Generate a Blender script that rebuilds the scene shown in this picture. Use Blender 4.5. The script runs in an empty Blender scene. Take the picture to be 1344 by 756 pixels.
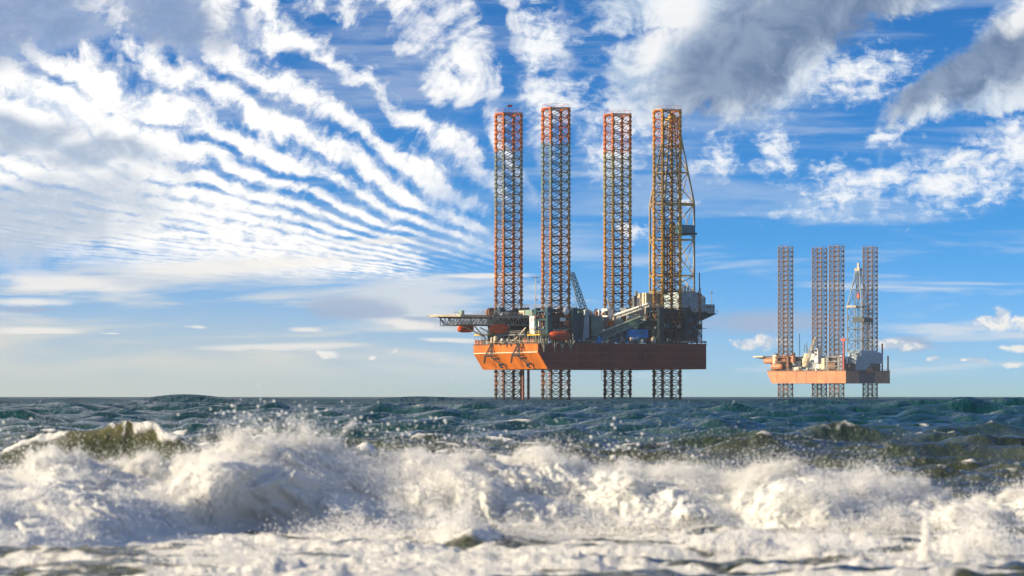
import bpy, math, random
import numpy as np
from mathutils import Vector, Matrix

# ------------------------------------------------------------------ camera
F = 5000.0            # focal length in photograph pixels (1344 wide)
CAM_H = 1.7
HORIZ = 520.0
scene = bpy.context.scene
col = scene.collection
cam = bpy.data.cameras.new('camera')
cam.sensor_width = 36.0
cam.lens = 36.0 * F / 1344.0
cam.shift_y = (HORIZ - 378.0) / 1344.0
cam.clip_start = 0.5
cam.clip_end = 60000.0
cam.dof.use_dof = True
cam.dof.focus_distance = 700.0
cam.dof.aperture_fstop = 3.5
cam_o = bpy.data.objects.new('camera', cam)
cam_o.location = (0, 0, CAM_H)
cam_o.rotation_euler = (math.radians(90), 0, 0)
col.objects.link(cam_o)
scene.camera = cam_o

# ------------------------------------------------------------------ sun
SUN_EL = math.radians(19.0)
SUN_D = Vector((-0.955, -0.295, 0)).normalized()      # towards the sun, on the ground
SUN_AZ = math.atan2(SUN_D.x, SUN_D.y)
sd = Vector((SUN_D.x * math.cos(SUN_EL), SUN_D.y * math.cos(SUN_EL), math.sin(SUN_EL)))
sun = bpy.data.lights.new('sun', 'SUN')
sun.energy = 5.0
sun.angle = math.radians(0.53)
sun.color = (1.0, 0.81, 0.54)
sun_o = bpy.data.objects.new('sun', sun)
sun_o.rotation_euler = sd.to_track_quat('Z', 'Y').to_euler()
col.objects.link(sun_o)

scene.view_settings.view_transform = 'Standard'
scene.view_settings.look = 'None'
scene.view_settings.exposure = 0.65
scene.view_settings.gamma = 1.0
scene.view_settings.use_curve_mapping = False
scene.cycles.use_denoising = True
scene.cycles.use_adaptive_sampling = True
scene.cycles.adaptive_threshold = 0.015
scene.cycles.max_bounces = 8
scene.cycles.volume_bounces = 0

# ------------------------------------------------------------------ world: sky texture with cloud layers
class Nodes:
    """small helper to write node graphs as expressions"""
    def __init__(self, nt):
        self.nt = nt
    def node(self, t, **kw):
        n = self.nt.nodes.new(t)
        for k, v in kw.items():
            setattr(n, k, v)
        return n
    def put(self, sock, v):
        if isinstance(v, bpy.types.NodeSocket):
            self.nt.links.new(v, sock)
        else:
            sock.default_value = v
    def m(self, op, a, b=0.0, c=0.0, clamp=False):
        n = self.node('ShaderNodeMath', operation=op, use_clamp=clamp)
        self.put(n.inputs[0], a); self.put(n.inputs[1], b); self.put(n.inputs[2], c)
        return n.outputs[0]
    def add(self, a, b): return self.m('ADD', a, b)
    def sub(self, a, b): return self.m('SUBTRACT', a, b)
    def mul(self, a, b): return self.m('MULTIPLY', a, b)
    def mad(self, a, b, c): return self.m('MULTIPLY_ADD', a, b, c)
    def vm(self, op, a, b=(0, 0, 0), scale=1.0):
        n = self.node('ShaderNodeVectorMath', operation=op)
        self.put(n.inputs[0], a); self.put(n.inputs[1], b)
        if op == 'SCALE': self.put(n.inputs[3], scale)
        return n.outputs['Value'] if op in ('LENGTH', 'DOT_PRODUCT') else n.outputs[0]
    def vma(self, a, b, c):
        n = self.node('ShaderNodeVectorMath', operation='MULTIPLY_ADD')
        for i, v in enumerate((a, b, c)): self.put(n.inputs[i], v)
        return n.outputs[0]
    def xyz(self, x, y, z=0.0):
        n = self.node('ShaderNodeCombineXYZ')
        for i, v in enumerate((x, y, z)): self.put(n.inputs[i], v)
        return n.outputs[0]
    def sep(self, v):
        n = self.node('ShaderNodeSeparateXYZ'); self.put(n.inputs[0], v)
        return n.outputs
    def step(self, v, lo, hi, t0=0.0, t1=1.0, smooth=True):
        n = self.node('ShaderNodeMapRange')
        n.interpolation_type = 'SMOOTHSTEP' if smooth else 'LINEAR'
        for i, x in enumerate((v, lo, hi, t0, t1)): self.put(n.inputs[i], x)
        return n.outputs[0]
    def noise(self, vec, scale, detail=4.0, rough=0.55, dist=0.0, lac=2.0, dim='3D'):
        n = self.node('ShaderNodeTexNoise', noise_dimensions=dim)
        self.put(n.inputs['Vector'], vec)
        n.inputs['Scale'].default_value = scale; n.inputs['Detail'].default_value = detail
        n.inputs['Roughness'].default_value = rough; n.inputs['Distortion'].default_value = dist
        n.inputs['Lacunarity'].default_value = lac
        return n.outputs[0]
    def mix(self, f, a, b, mode='MIX'):
        n = self.node('ShaderNodeMix', data_type='RGBA', blend_type=mode)
        n.clamp_factor = True
        def c(v): return v if isinstance(v, bpy.types.NodeSocket) else (*v[:3], 1.0)
        self.put(n.inputs[0], f); self.put(n.inputs[6], c(a)); self.put(n.inputs[7], c(b))
        return n.outputs[2]
    def ramp(self, f, stops, interp='LINEAR'):
        n = self.node('ShaderNodeValToRGB'); r = n.color_ramp; r.interpolation = interp
        while len(r.elements) > 1: r.elements.remove(r.elements[-1])
        r.elements[0].position, r.elements[0].color = stops[0][0], (*stops[0][1], 1)
        for p, c in stops[1:]:
            e = r.elements.new(p); e.color = (*c, 1)
        self.put(n.inputs[0], f)
        return n.outputs[0]

def make_world():
    w = bpy.data.worlds.new('World'); scene.world = w; w.use_nodes = True
    nt = w.node_tree; nt.nodes.clear(); g = Nodes(nt)
    out = g.node('ShaderNodeOutputWorld'); bg = g.node('ShaderNodeBackground')
    bg.inputs['Strength'].default_value = 0.064
    nt.links.new(bg.outputs[0], out.inputs[0])
    tc = g.node('ShaderNodeTexCoord').outputs['Generated']
    x, y, z = g.sep(tc)
    az = g.m('ARCTAN2', x, y)
    zc = g.m('MAXIMUM', z, 0.0)
    el = g.m('ARCSINE', g.m('MINIMUM', zc, 1.0))
    # elevation grows ever slower above the first ten degrees, so the clouds overhead are larger
    a = g.mul(az, 50.0)
    e0 = g.mul(el, 50.0)
    # --- clear sky
    sk = g.node('ShaderNodeTexSky', sky_type='NISHITA', sun_disc=False)
    sk.sun_elevation = SUN_EL; sk.sun_rotation = SUN_AZ
    sk.air_density = 1.0; sk.dust_density = 0.5; sk.ozone_density = 3.0; sk.altitude = 0
    g.put(sk.inputs[0], g.vm('NORMALIZE', g.xyz(x, y, g.mad(zc, 4.5, 0.03))))
    hs = g.node('ShaderNodeHueSaturation')
    hs.inputs['Hue'].default_value = 0.5; hs.inputs['Saturation'].default_value = 1.30; hs.inputs['Value'].default_value = 1.0
    nt.links.new(sk.outputs[0], hs.inputs['Color'])
    clear = g.mix(1.0, hs.outputs[0], g.mix(g.step(e0, 0.0, 2.6), SKY_LOW, SKY_TINT), 'MULTIPLY')
    # everything above is in the background's own scale; from here on colours are x10
    p = g.xyz(a, e0, 0.0)
    def px(X, Y): return ((X - 672) / 100.0, (HORIZ - Y) / 100.0)
    def ell(items, vec):
        """distance measure: 0 at a centre, 1 on the rim, of the nearest ellipse (photograph-sized cloud patches)"""
        res = None
        vx, vy, _ = g.sep(vec)
        swp = g.xyz(vy, vx, 0.0)
        for X, Y, rx, ry, rot in items:
            ca, ce = px(X, Y); rx, ry = rx / 100.0, ry / 100.0
            c, s = math.cos(math.radians(rot)), math.sin(math.radians(rot))
            off = (-(ca * c + ce * s) / rx, -(ce * c - ca * s) / ry, 0)
            v = g.vma(swp, (s / rx, -s / ry, 0), off) if rot else off
            v = g.vma(vec, (c / rx, c / ry, 0), v)
            l = g.vm('DOT_PRODUCT', v, v)
            res = l if res is None else g.m('MINIMUM', res, l)
        return g.m('SQRT', res)
    # shared noises
    nbig = g.noise(p, 0.55, 3, 0.5, dim='2D')
    nmid = g.noise(p, 1.6, 7, 0.62, 0.35, dim='2D')
    nfin = g.noise(g.vm('MULTIPLY', p, (1.0, 1.5, 1.0)), 4.5, 5, 0.62, 0.3, dim='2D')
    nstk = g.noise(g.vm('MULTIPLY', p, (0.45, 3.2, 1.0)), 1.0, 5, 0.6, 0.25, dim='2D')
    nband = g.noise(g.vm('MULTIPLY', p, (0.22, 2.2, 1.0)), 1.0, 4, 0.55, 0.5, dim='2D')
    cmid = g.sub(nmid, 0.5); cfin = g.sub(nfin, 0.5); cbig = g.sub(nbig, 0.5); cstk = g.sub(nstk, 0.5)
    warp = g.vm('ADD', p, g.xyz(g.mul(cmid, 0.75), g.mul(g.sub(g.noise(g.vm('ADD', p, (7.3, 2.1, 4.0)), 1.6, 7, 0.62, dim='2D'), 0.5), 0.5), 0.0))
    cols = clear
    # --- 1 thin horizontal veils low in the sky
    lowm = g.mul(g.step(e0, 0.10, 0.5), g.step(e0, 2.6, 1.2))
    veil = g.mul(g.step(g.add(g.add(nband, g.mul(cstk, 0.35)), g.step(a, -2.0, -6.0, 0.0, 0.06)), 0.44, 0.68), g.mul(lowm, 0.78))
    veil = g.m('MAXIMUM', veil, g.mul(g.step(g.add(nband, g.mul(cstk, 0.5)), 0.45, 0.75), g.mul(g.step(e0, 0.6, 1.6), 0.30)))
    veilc = g.mix(g.step(a, -7.0, 3.0), (9.3, 8.8, 8.0), (7.6, 8.2, 8.8))
    cols = g.mix(veil, cols, veilc)
    glow = g.mul(g.step(e0, 2.0, 0.0), g.mul(g.step(a, 4.5, -5.0), 0.78))
    cols = g.mix(glow, cols, (6.3, 6.6, 6.1))
    # --- 2 fan of cloud rolls converging low behind the rig
    Va, Ve = px(800, 392)
    wx = g.sub(Va, g.add(a, g.mul(cbig, 1.1)))
    dy = g.m('MAXIMUM', g.sub(e0, Ve), 0.015)
    dx = g.m('MAXIMUM', wx, 0.05)
    cot = g.m('DIVIDE', dx, dy)
    q = g.m('DIVIDE', g.m('POWER', cot, 0.70), 0.27)
    q = g.add(q, g.mad(cmid, 0.95, g.mul(cbig, 3.4)))
    lr = g.m('LOGARITHM', g.add(g.mul(dx, dx), g.mul(dy, dy)), math.e)
    s = g.mul(g.m('COSINE', g.mad(q, 2 * math.pi, -2 * math.pi * (0.685 ** 0.70 / 0.27))), g.step(cot, 8.0, 1.8, 0.30, 1.0))
    lump = g.noise(g.xyz(g.mul(lr, 2.9), g.mul(q, 0.55), 0.0), 2.3, 5, 0.6, 0.2, dim='2D')
    lumpb = g.noise(g.xyz(g.mul(lr, 1.0), g.mul(q, 0.22), 3.0), 1.2, 3, 0.5, dim='2D')
    mass = g.step(ell([(60, 215, 330, 175, -12), (230, 300, 330, 62, -4), (330, 345, 180, 25, 0)], warp), 1.15, 0.35)
    d = g.add(g.mul(s, 0.52), g.mul(g.sub(lump, 0.5), 1.5))
    d = g.add(d, g.add(g.mul(g.sub(lumpb, 0.5), 2.0), g.mul(cfin, 0.85)))
    d = g.add(d, g.add(g.mul(mass, 0.78), 0.10))
    low_edge = g.step(g.add(g.m('DIVIDE', dy, dx), g.mul(cstk, 0.10)), 0.035, 0.12)
    right = g.mul(g.step(g.add(wx, g.mul(cmid, 1.6)), 0.25, 1.7), g.step(g.add(lr, g.mul(cmid, 2.4)), 0.7, 2.5))
    d = g.mul(g.step(d, -0.34, 0.78), g.mul(low_edge, right))
    grey = g.step(ell([(10, 20, 150, 60, 5), (235, 25, 105, 48, -28), (140, 212, 105, 30, -10), (40, 285, 190, 55, 0), (20, 170, 90, 30, 0)],
                       g.vm('ADD', p, g.xyz(g.mul(cmid, 1.3), g.mul(cbig, 1.2), 0.0))), 1.25, 0.45)
    gsh = g.mul(grey, g.step(nfin, 0.25, 0.60, 0.7, 1.0))
    white = g.mix(g.step(g.add(g.add(lump, g.mul(cfin, 0.6)), g.mul(s, 0.10)), 0.22, 0.58), (6.6, 7.5, 8.9), (10.8, 10.7, 10.5))
    white = g.mix(g.mul(gsh, 0.88), white, g.mix(g.step(e0, 2.5, 4.6), (4.6, 5.6, 7.0), (1.9, 3.0, 5.2)))
    cols = g.mix(g.m('MAXIMUM', d, g.mul(gsh, 0.88)), cols, white)
    # --- 3 wispy altocumulus patches on the right
    wis = ell([(1130, 245, 120, 30, 16), (1260, 235, 130, 42, 14), (1335, 200, 70, 55, 0), (942, 212, 34, 34, -30), (1020, 205, 26, 42, 25),
               (1130, 100, 75, 36, 12), (1090, 220, 30, 12, 10), (1085, 262, 52, 9, 0), (1010, 222, 30, 16, -25), (820, 150, 60, 60, 40),
               (800, 205, 40, 60, 30), (715, 60, 36, 70, 15), (730, 130, 42, 40, 0), (1345, 95, 40, 60, 0), (905, 262, 14, 6, 0),
               (1160, 180, 40, 12, 15), (830, 300, 40, 10, -20), (1250, 215, 60, 18, 25)], warp)
    f3 = g.add(g.sub(1.05, wis), g.add(g.mul(cfin, 2.0), g.mul(cstk, 1.3)))
    d3 = g.mul(g.step(f3, -0.10, 1.15), 0.95)
    cols = g.mix(d3, cols, g.mix(d3, (8.0, 8.9, 9.9), (10.0, 10.1, 10.2)))
    # --- 4 heavy grey cumulus, bright rims and thick grey cores
    warp2 = g.vm('ADD', p, g.xyz(g.mad(cbig, 0.5, g.mul(cmid, 0.5)), g.mul(cmid, 0.5), 0.0))
    big = ell([(885, 95, 120, 72, 10), (985, 80, 120, 88, 20), (1010, 30, 170, 80, 15), (940, 10, 190, 50, 0), (1140, 0, 110, 32, 0),
               (1255, 105, 120, 36, 30), (1330, 60, 95, 55, 35), (1300, 130, 85, 30, 15)], warp2)
    core = ell([(965, 85, 120, 70, 30), (1060, 28, 190, 62, 14), (1260, 98, 140, 36, 30), (1340, 75, 70, 60, 30)], warp)
    d4 = g.step(g.add(g.sub(1.08, big), g.add(g.mul(cfin, 0.6), g.mul(cmid, 0.15))), 0.0, 0.45)
    sh4 = g.step(g.add(core, g.mul(cmid, 0.5)), 1.25, 0.45)
    c4 = g.mix(sh4, g.mix(g.step(nmid, 0.35, 0.65), (4.0, 5.3, 7.2), (7.8, 8.5, 9.3)), g.mix(g.step(nmid, 0.3, 0.7), (1.45, 2.2, 3.7), (2.7, 3.6, 5.1)))
    rim = g.step(ell([(885, 20, 60, 45, 50), (1335, 25, 50, 30, 40), (850, 60, 60, 30, 60)], warp2), 1.0, 0.3)
    c4 = g.mix(g.mul(rim, 0.8), c4, (10.4, 10.3, 10.1))
    cols = g.mix(g.mul(d4, 0.97), cols, c4)
    # --- 5 small low cumulus and grey banks above the horizon
    bank = ell([(462, 403, 85, 22, -3), (1010, 425, 130, 26, 0), (560, 420, 60, 7, -6), (1190, 452, 52, 14, 0), (30, 408, 90, 6, 0), (700, 405, 90, 8, 0)],
               g.vm('ADD', p, g.xyz(g.mul(cmid, 0.8), g.mul(cstk, 0.18), 0.0)))
    d5 = g.step(g.add(g.sub(1.0, bank), g.mul(cstk, 1.0)), 0.0, 0.7)
    cols = g.mix(g.mul(d5, 0.85), cols, (3.6, 4.7, 6.6))
    puff = ell([(1300, 425, 34, 11, 0), (1312, 417, 17, 14, 0), (1340, 424, 22, 11, 0), (980, 452, 22, 10, 0), (1003, 450, 14, 13, 0), (1026, 451, 20, 11, 0),
                (1165, 452, 32, 10, 0), (1190, 455, 28, 8, 0), (430, 463, 15, 7, 0), (492, 469, 8, 4, 0), (520, 461, 7, 4, 0), (587, 470, 4, 5, 0), (1335, 455, 26, 6, 0),
                (1285, 476, 14, 5, 0), (1325, 477, 20, 5, 0), (1220, 470, 12, 4, 0), (1272, 476, 10, 3, 0)],
               g.vm('ADD', p, g.xyz(g.mul(cfin, 0.40), g.mul(g.sub(nmid, 0.5), 0.22), 0.0)))
    f6 = g.add(g.sub(1.0, puff), g.mul(cfin, 0.5))
    d6 = g.step(f6, 0.0, 0.6)
    cols = g.mix(g.mul(d6, 0.95), cols, g.mix(g.step(g.add(nfin, g.mul(g.sub(nmid, 0.5), 0.9)), 0.36, 0.62), (5.2, 6.5, 8.2), (10.2, 9.9, 9.4)))
    strk = ell([(90, 372, 130, 20, -6), (40, 398, 95, 10, 0), (50, 433, 85, 6, 0), (395, 434, 36, 7, 0), (530, 424, 70, 9, -4), (262, 430, 20, 3, -5),
                (145, 438, 20, 2, 0), (590, 446, 60, 5, 0), (380, 455, 190, 7, 1), (640, 361, 90, 5, 0), (300, 350, 210, 17, 4), (510, 318, 90, 10, 3)],
               g.vm('ADD', p, g.xyz(g.mul(cmid, 0.5), g.mul(cstk, 0.12), 0.0)))
    d7 = g.step(g.add(g.sub(0.9, strk), g.mul(cstk, 1.3)), 0.0, 0.7)
    cols = g.mix(g.mul(d7, 0.80), cols, (9.9, 9.5, 8.9))
    # --- 6 unseen clouds beside and above the view, thinned out to darken shaded sides
    wide = g.vm('SCALE', tc, scale=1.0)
    fld = g.noise(g.vm('MULTIPLY', wide, (1, 1, 2.2)), 5.5, 7, 0.6, 0.4)
    away = g.m('MAXIMUM', g.step(g.m('ABSOLUTE', az), 0.15, 0.30), g.step(el, 0.115, 0.24))
    df = g.mul(g.step(fld, 0.60, 0.77), g.mul(away, 0.9))
    cols = g.mix(df, cols, g.mix(g.step(fld, 0.62, 0.82), (9.2, 9.4, 9.6), (5.0, 5.8, 7.2)))
    nt.links.new(cols, bg.inputs[0])
    w.cycles.sampling_method = 'MANUAL'
    w.cycles.sample_map_resolution = 1024
SKY_TINT = (0.54, 1.50, 1.90)      # the photograph's azure, deepened by its processing
SKY_LOW = (0.92, 1.32, 1.95)
make_world()

# ------------------------------------------------------------------ mesh and material helpers
def tag(o, label=None, cat=None, group=None, kind=None):
    if label: o['label'] = label
    if cat: o['category'] = cat
    if group: o['group'] = group
    if kind: o['kind'] = kind
    return o

def np_mesh(name, verts, quads, smooth=True):
    me = bpy.data.meshes.new(name)
    nv, nf = len(verts), len(quads)
    me.vertices.add(nv); me.vertices.foreach_set('co', np.ascontiguousarray(verts, np.float32).ravel())
    k = quads.shape[1]
    me.loops.add(nf * k); me.loops.foreach_set('vertex_index', np.ascontiguousarray(quads, np.int32).ravel())
    me.polygons.add(nf)
    me.polygons.foreach_set('loop_start', np.arange(0, nf * k, k, dtype=np.int32))
    if smooth: me.polygons.foreach_set('use_smooth', np.ones(nf, bool))
    me.update(calc_edges=True)
    return me

def attr(me, name, vals):
    a = me.attributes.new(name, 'FLOAT', 'POINT'); a.data.foreach_set('value', np.ascontiguousarray(vals, np.float32))

def grid_quads(nr, nc):
    i = np.arange(nr * nc).reshape(nr, nc)
    return np.stack([i[:-1, :-1], i[:-1, 1:], i[1:, 1:], i[1:, :-1]], -1).reshape(-1, 4)

_rs = np.random.RandomState(7)
_PERM = np.concatenate([_rs.permutation(256)] * 3).astype(np.int32)
_GRAD = _rs.normal(size=(256, 3)); _GRAD /= np.linalg.norm(_GRAD, axis=1, keepdims=True); _GRAD = _GRAD.astype(np.float32)
def perlin(x, y, z):
    x = np.asarray(x, np.float32); y = np.asarray(y, np.float32); z = np.asarray(z, np.float32)
    x, y, z = np.broadcast_arrays(x, y, z)
    xf, yf, zf = np.floor(x), np.floor(y), np.floor(z)
    X, Y, Z = (xf.astype(np.int32) & 255), (yf.astype(np.int32) & 255), (zf.astype(np.int32) & 255)
    x, y, z = x - xf, y - yf, z - zf
    u, v, w = [t * t * t * (t * (t * 6 - 15) + 10) for t in (x, y, z)]
    r = 0
    for dz in (0, 1):
        wz = w if dz else 1 - w
        for dy in (0, 1):
            wy = v if dy else 1 - v
            for dx in (0, 1):
                wx = u if dx else 1 - u
                gi = _GRAD[_PERM[_PERM[_PERM[X + dx] + Y + dy] + Z + dz]]
                r = r + wx * wy * wz * (gi[..., 0] * (x - dx) + gi[..., 1] * (y - dy) + gi[..., 2] * (z - dz))
    return r * 1.5
def fbm(x, y, z, oct=4, gain=0.5, billow=False):
    s, a, f = 0, 1.0, 1.0
    for i in range(oct):
        n = perlin(x * f + 13.1 * i, y * f + 7.7 * i, z * f + 3.3 * i)
        s = s + a * ((np.abs(n) * 2 - 0.45) if billow else n)
        a *= gain; f *= 2.03
    return s
def sstep(v, lo, hi):
    t = np.clip((v - lo) / (hi - lo), 0, 1); return t * t * (3 - 2 * t)

def new_mat(name):
    m = bpy.data.materials.new(name); m.use_nodes = True
    nt = m.node_tree; nt.nodes.clear(); g = Nodes(nt)
    out = g.node('ShaderNodeOutputMaterial'); b = g.node('ShaderNodeBsdfPrincipled')
    nt.links.new(b.outputs[0], out.inputs[0])
    return m, g, b, out

# ------------------------------------------------------------------ the sea
BR_Y = 50.0                       # distance of the breaking wave
def breaker_height(x):
    """height of the breaker's solid crest, from the outline in the photograph"""
    X = [-400, -200, 0, 100, 190, 240, 275, 320, 360, 400, 450, 500, 560, 610, 660, 700, 750, 800, 830, 870, 930, 985, 1040, 1100, 1150, 1200, 1260, 1344, 1500, 1750]
    Y = [600, 604, 612, 608, 606, 613, 598, 578, 562, 563, 576, 590, 589, 588, 594, 605, 614, 614, 608, 614, 616, 612, 604, 612, 619, 634, 639, 640, 632, 622]
    return CAM_H - (np.interp(x * F / BR_Y + 672, X, Y) + 5.0 - HORIZ) * BR_Y / F
def breaker_line(x):
    return BR_Y + 0.5 * np.sin(x * 0.45 + 1.0) + 0.25 * np.sin(x * 1.3)

def sea_waves(x, y, spacing):
    rs = np.random.RandomState(21)
    z = np.zeros_like(x); dx = np.zeros_like(x); dy = np.zeros_like(x); jac = np.zeros_like(x)
    n = 58
    for i in range(n):
        L = 0.7 * (26 / 0.7) ** ((i + rs.rand()) / n)
        th = math.radians(-90 + 8) + rs.normal() * (0.55 if L < 12 else 0.34)
        k = 2 * math.pi / L
        amp = 0.0203 * L ** 0.90 * (1.0 if L < 3.5 else (3.5 / L) ** 0.85) * (0.7 + 0.6 * rs.rand())
        ph = rs.rand() * 6.283
        kx, ky = math.cos(th) * k, math.sin(th) * k
        m = int(np.searchsorted(spacing, L / 2.0))        # rows fine enough to carry this wave
        if m == 0: continue
        f = np.clip((L / spacing[:m, None] - 2.0) / 2.0, 0, 1).astype(np.float32)
        t = kx * x[:m] + ky * y[:m] + ph
        c, s = np.cos(t), np.sin(t)
        A = amp * f
        z[:m] += A * c; dx[:m] -= A * 0.8 * math.cos(th) * s; dy[:m] -= A * 0.8 * math.sin(th) * s; jac[:m] += A * k * c
    return z, dx, dy, jac

def make_sea():
    ph = np.concatenate([np.linspace(-55, -10, 40, endpoint=False), np.linspace(-10, 10, 600), np.linspace(10, 55, 41)[1:]])
    ph = np.radians(ph).astype(np.float32)
    r = [26.0]
    while r[-1] < 9000:
        q = r[-1]; k = 0.0036 if q < 330 else (0.0036 + 0.0035 * min(1, (q - 330) / 500) + 0.02 * max(0, min(1, (q - 2200) / 1500)))
        r.append(q * (1 + k))
    r = np.array(r, np.float32); nr, nc = len(r), len(ph)
    R, PH = np.meshgrid(r, ph, indexing='ij')
    x = (R * np.sin(PH)); y = (R * np.cos(PH))
    z, dx, dy, jac = sea_waves(x, y, np.maximum(np.gradient(r), 0.16))
    boost = 1 + 0.8 * sstep(R, 120, 320)
    for v in (z, dx, dy): v *= boost
    # long swell of the open sea
    rs = np.random.RandomState(4)
    open_ = sstep(R, 170, 480)
    for i in range(11):
        L = 24 * (80 / 24) ** (i / 10); th = math.radians(-86) + rs.normal() * 0.42; kk = 2 * math.pi / L
        A = (0.115 + 0.07 * rs.rand()) * open_ * np.clip((L / np.gradient(r)[:, None] - 2.5) / 2.5, 0, 1)
        t = kk * (math.cos(th) * x + math.sin(th) * y) + rs.rand() * 6.28
        c = np.cos(t); z += A * (c + 0.25 * np.cos(2 * t)); jac += 0.6 * A * kk * c
    k1 = int(np.searchsorted(r, 62)); k2 = int(np.searchsorted(r, 170)); k3 = int(np.searchsorted(r, 900))
    grp = 0.85 + 0.5 * perlin(x[:k3] * 0.018, y[:k3] * 0.009, 2.2)
    for v in (z, dx, dy, jac): v[:k3] *= grp
    # shoaling: waves flatten out in front of the breaker
    near = sstep(y, 49, 90); inshore = 1 - sstep(y, 44, 52)
    z *= 0.10 + 0.90 * near - 0.22 * (1 - sstep(y, 90, 160)) * near; dx *= near; dy *= near
    # steep olive swells standing up behind the breaker
    foam = np.zeros_like(x); ridge = np.zeros_like(x)
    xm, ym = x[:k2], y[:k2]
    nA = perlin(xm * 0.35, 0.0, 1.0); nB = fbm(xm * 0.9, ym * 0.5, 3.0, 4, 0.55); nC = fbm(xm * 1.7, ym * 0.9, 4.0, 4, 0.6)
    for (X0, X1, d, h, lean, XP, wp, hp) in ((-160, 420, 78, 0.50, 2.6, 165, 120, 0.38), (330, 980, 73, 0.48, 3.4, 720, 110, 0.14), (-900, -200, 84, 0.7, 3.0, -500, 90, 0.3), (1420, 2100, 80, 0.7, 3.0, 1700, 90, 0.3), (800, 1500, 104, 0.35, 4.5, 1100, 150, 0.1)):
        c0 = ((X0 + X1) / 2 - 672) / F * d; hw = (X1 - X0) / 2 / F * d
        u = np.abs(xm - c0) / hw
        pk = np.exp(-np.abs((xm - (XP - 672) / F * d) / (wp / F * d)) ** 2.0)
        if XP == 165: pk = np.maximum(pk, 0.75 * np.exp(-((xm - (240 - 672) / F * d) / (42 / F * d)) ** 2))
        ex = (np.exp(-(1.3 * u) ** 2) * (1 + 0.12 * nA) + hp / h * pk)
        yy = ym - d - 0.3 * np.sin(xm * 0.5) - 0.6 * nA - 0.12 * nC
        prof = np.where(yy < 0, np.exp(np.minimum(yy, 0) / (lean * 0.6)), np.exp(-(yy / (lean * 1.6)) ** 2))
        b = h * ex * prof * (0.97 + 0.10 * nB)
        z[:k2] += b; ridge[:k2] = np.maximum(ridge[:k2], b)
        if h > 0.45:
            foam[:k2] = np.maximum(foam[:k2], 0.9 * sstep(prof * (0.50 + 0.50 * pk) * (0.88 + 0.75 * nC), 0.76, 1.05))
    nD = fbm(xm * 0.8, ym * 3.4, 6.5, 4, 0.6)
    z[:k2] += sstep(R[:k2], 170, 80) * (0.03 * nC + 0.055 * nD)
    foam[:k2] = np.maximum(foam[:k2], 0.55 * sstep(ridge[:k2], 0.15, 0.5) * sstep(fbm(xm * 0.5, ym * 1.6, 14.0, 4, 0.6), 0.12, 0.5))
    # whitecaps far out
    xf, yf = x[:k3], y[:k3]
    wc = fbm(xf * 0.10, yf * 0.05, 9.0, 3) + 0.5 * fbm(xf * 0.6, yf * 0.3, 1.0, 3)
    cf = jac[:k3] + 0.45 * wc
    vis = cf[(yf > 100) & (yf < 700) & (np.abs(xf) < 0.14 * yf)]
    cap = sstep(cf, np.percentile(vis, 99.2), np.percentile(vis, 99.97))
    foam[:k3] = np.maximum(foam[:k3], cap * sstep(yf, 60, 80))
    z[:k2] += foam[:k2] * near[:k2] * 0.06 * nC
    # white water between the breaker and the beach
    xn, yn = x[:k1], y[:k1]
    chop = 0.075 * fbm(xn * 0.55, yn * 0.8, 5.0, 4, 0.5) + 0.03 * fbm(xn * 1.8, yn * 2.4, 8.0, 4, 0.5)
    wash = fbm(xn * 0.42, yn * 1.0, 2.5, 5, 0.62)
    fw = inshore[:k1] * sstep(wash + 0.25, -0.15, 0.35)
    lumps = fbm(xn * 2.2, yn * 2.6, 6.0, 4, 0.5, True)
    z[:k1] += inshore[:k1] * (chop + fw * 0.018 * lumps)
    nl = fbm(xn * 3, yn * 3, 11.0, 4, 0.55)
    for (X, d, hw, h) in ((960, 40.5, 0.65, 0.20), (1290, 41.5, 0.7, 0.24), (1080, 39.5, 0.5, 0.15), (530, 42, 1.4, 0.10), (760, 38.5, 0.9, 0.10), (620, 44.5, 0.35, 0.18), (350, 37, 1.2, 0.12), (1180, 37.6, 0.8, 0.10)):
        c0 = (X - 672) / F * d
        bm = np.exp(-((xn - c0) / hw) ** 2 - ((yn - d) / 0.55) ** 2)
        z[:k1] += h * bm * (1 + 0.8 * nl); fw = np.maximum(fw, sstep(bm, 0.15, 0.5))
    lace = sstep(yn, 49, 54) * (1 - sstep(yn, 56, 64)) * sstep(wash, 0.0, 0.5) * 0.75
    foam[:k1] = np.maximum(foam[:k1], np.maximum(fw, lace))
    V = np.stack([x + dx, y + dy, z], -1).reshape(-1, 3)
    me = np_mesh('sea', V, grid_quads(nr, nc))
    attr(me, 'foam', foam.ravel()); attr(me, 'ridge', ridge.ravel())
    o = bpy.data.objects.new('sea', me); col.objects.link(o); tag(o, kind='structure')
    m, g, b, out = new_mat('sea_water')
    pos = g.node('ShaderNodeNewGeometry').outputs['Position']
    ax = g.node('ShaderNodeAttribute', attribute_name='foam').outputs['Fac']
    ar = g.node('ShaderNodeAttribute', attribute_name='ridge').outputs['Fac']
    X, Y, Z = g.sep(pos)
    d = g.vm('LENGTH', pos)
    shal = g.step(g.add(Y, g.mul(g.sub(g.noise(g.vm('MULTIPLY', pos, (0.02, 0.012, 0)), 1.0, 3), 0.5), 150)), 190, 62)
    wc = g.mix(g.step(d, 120, 900), (0.004, 0.052, 0.056), (0.003, 0.046, 0.060))
    wc = g.mix(shal, wc, (0.058, 0.066, 0.030))
    wc = g.mix(g.step(g.mul(ar, g.step(Z, 0.3, 1.2)), 0.15, 0.9), wc, (0.125, 0.118, 0.045))
    fn = g.noise(g.vm('MULTIPLY', pos, (1, 0.7, 1)), 5.0, 8, 0.68, 0.6)
    fm = g.step(g.add(ax, g.mul(g.sub(fn, 0.5), 1.1)), 0.30, 0.75)
    fcol = g.mix(g.noise(pos, 1.3, 4), (0.74, 0.76, 0.74), (0.86, 0.85, 0.80))
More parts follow.
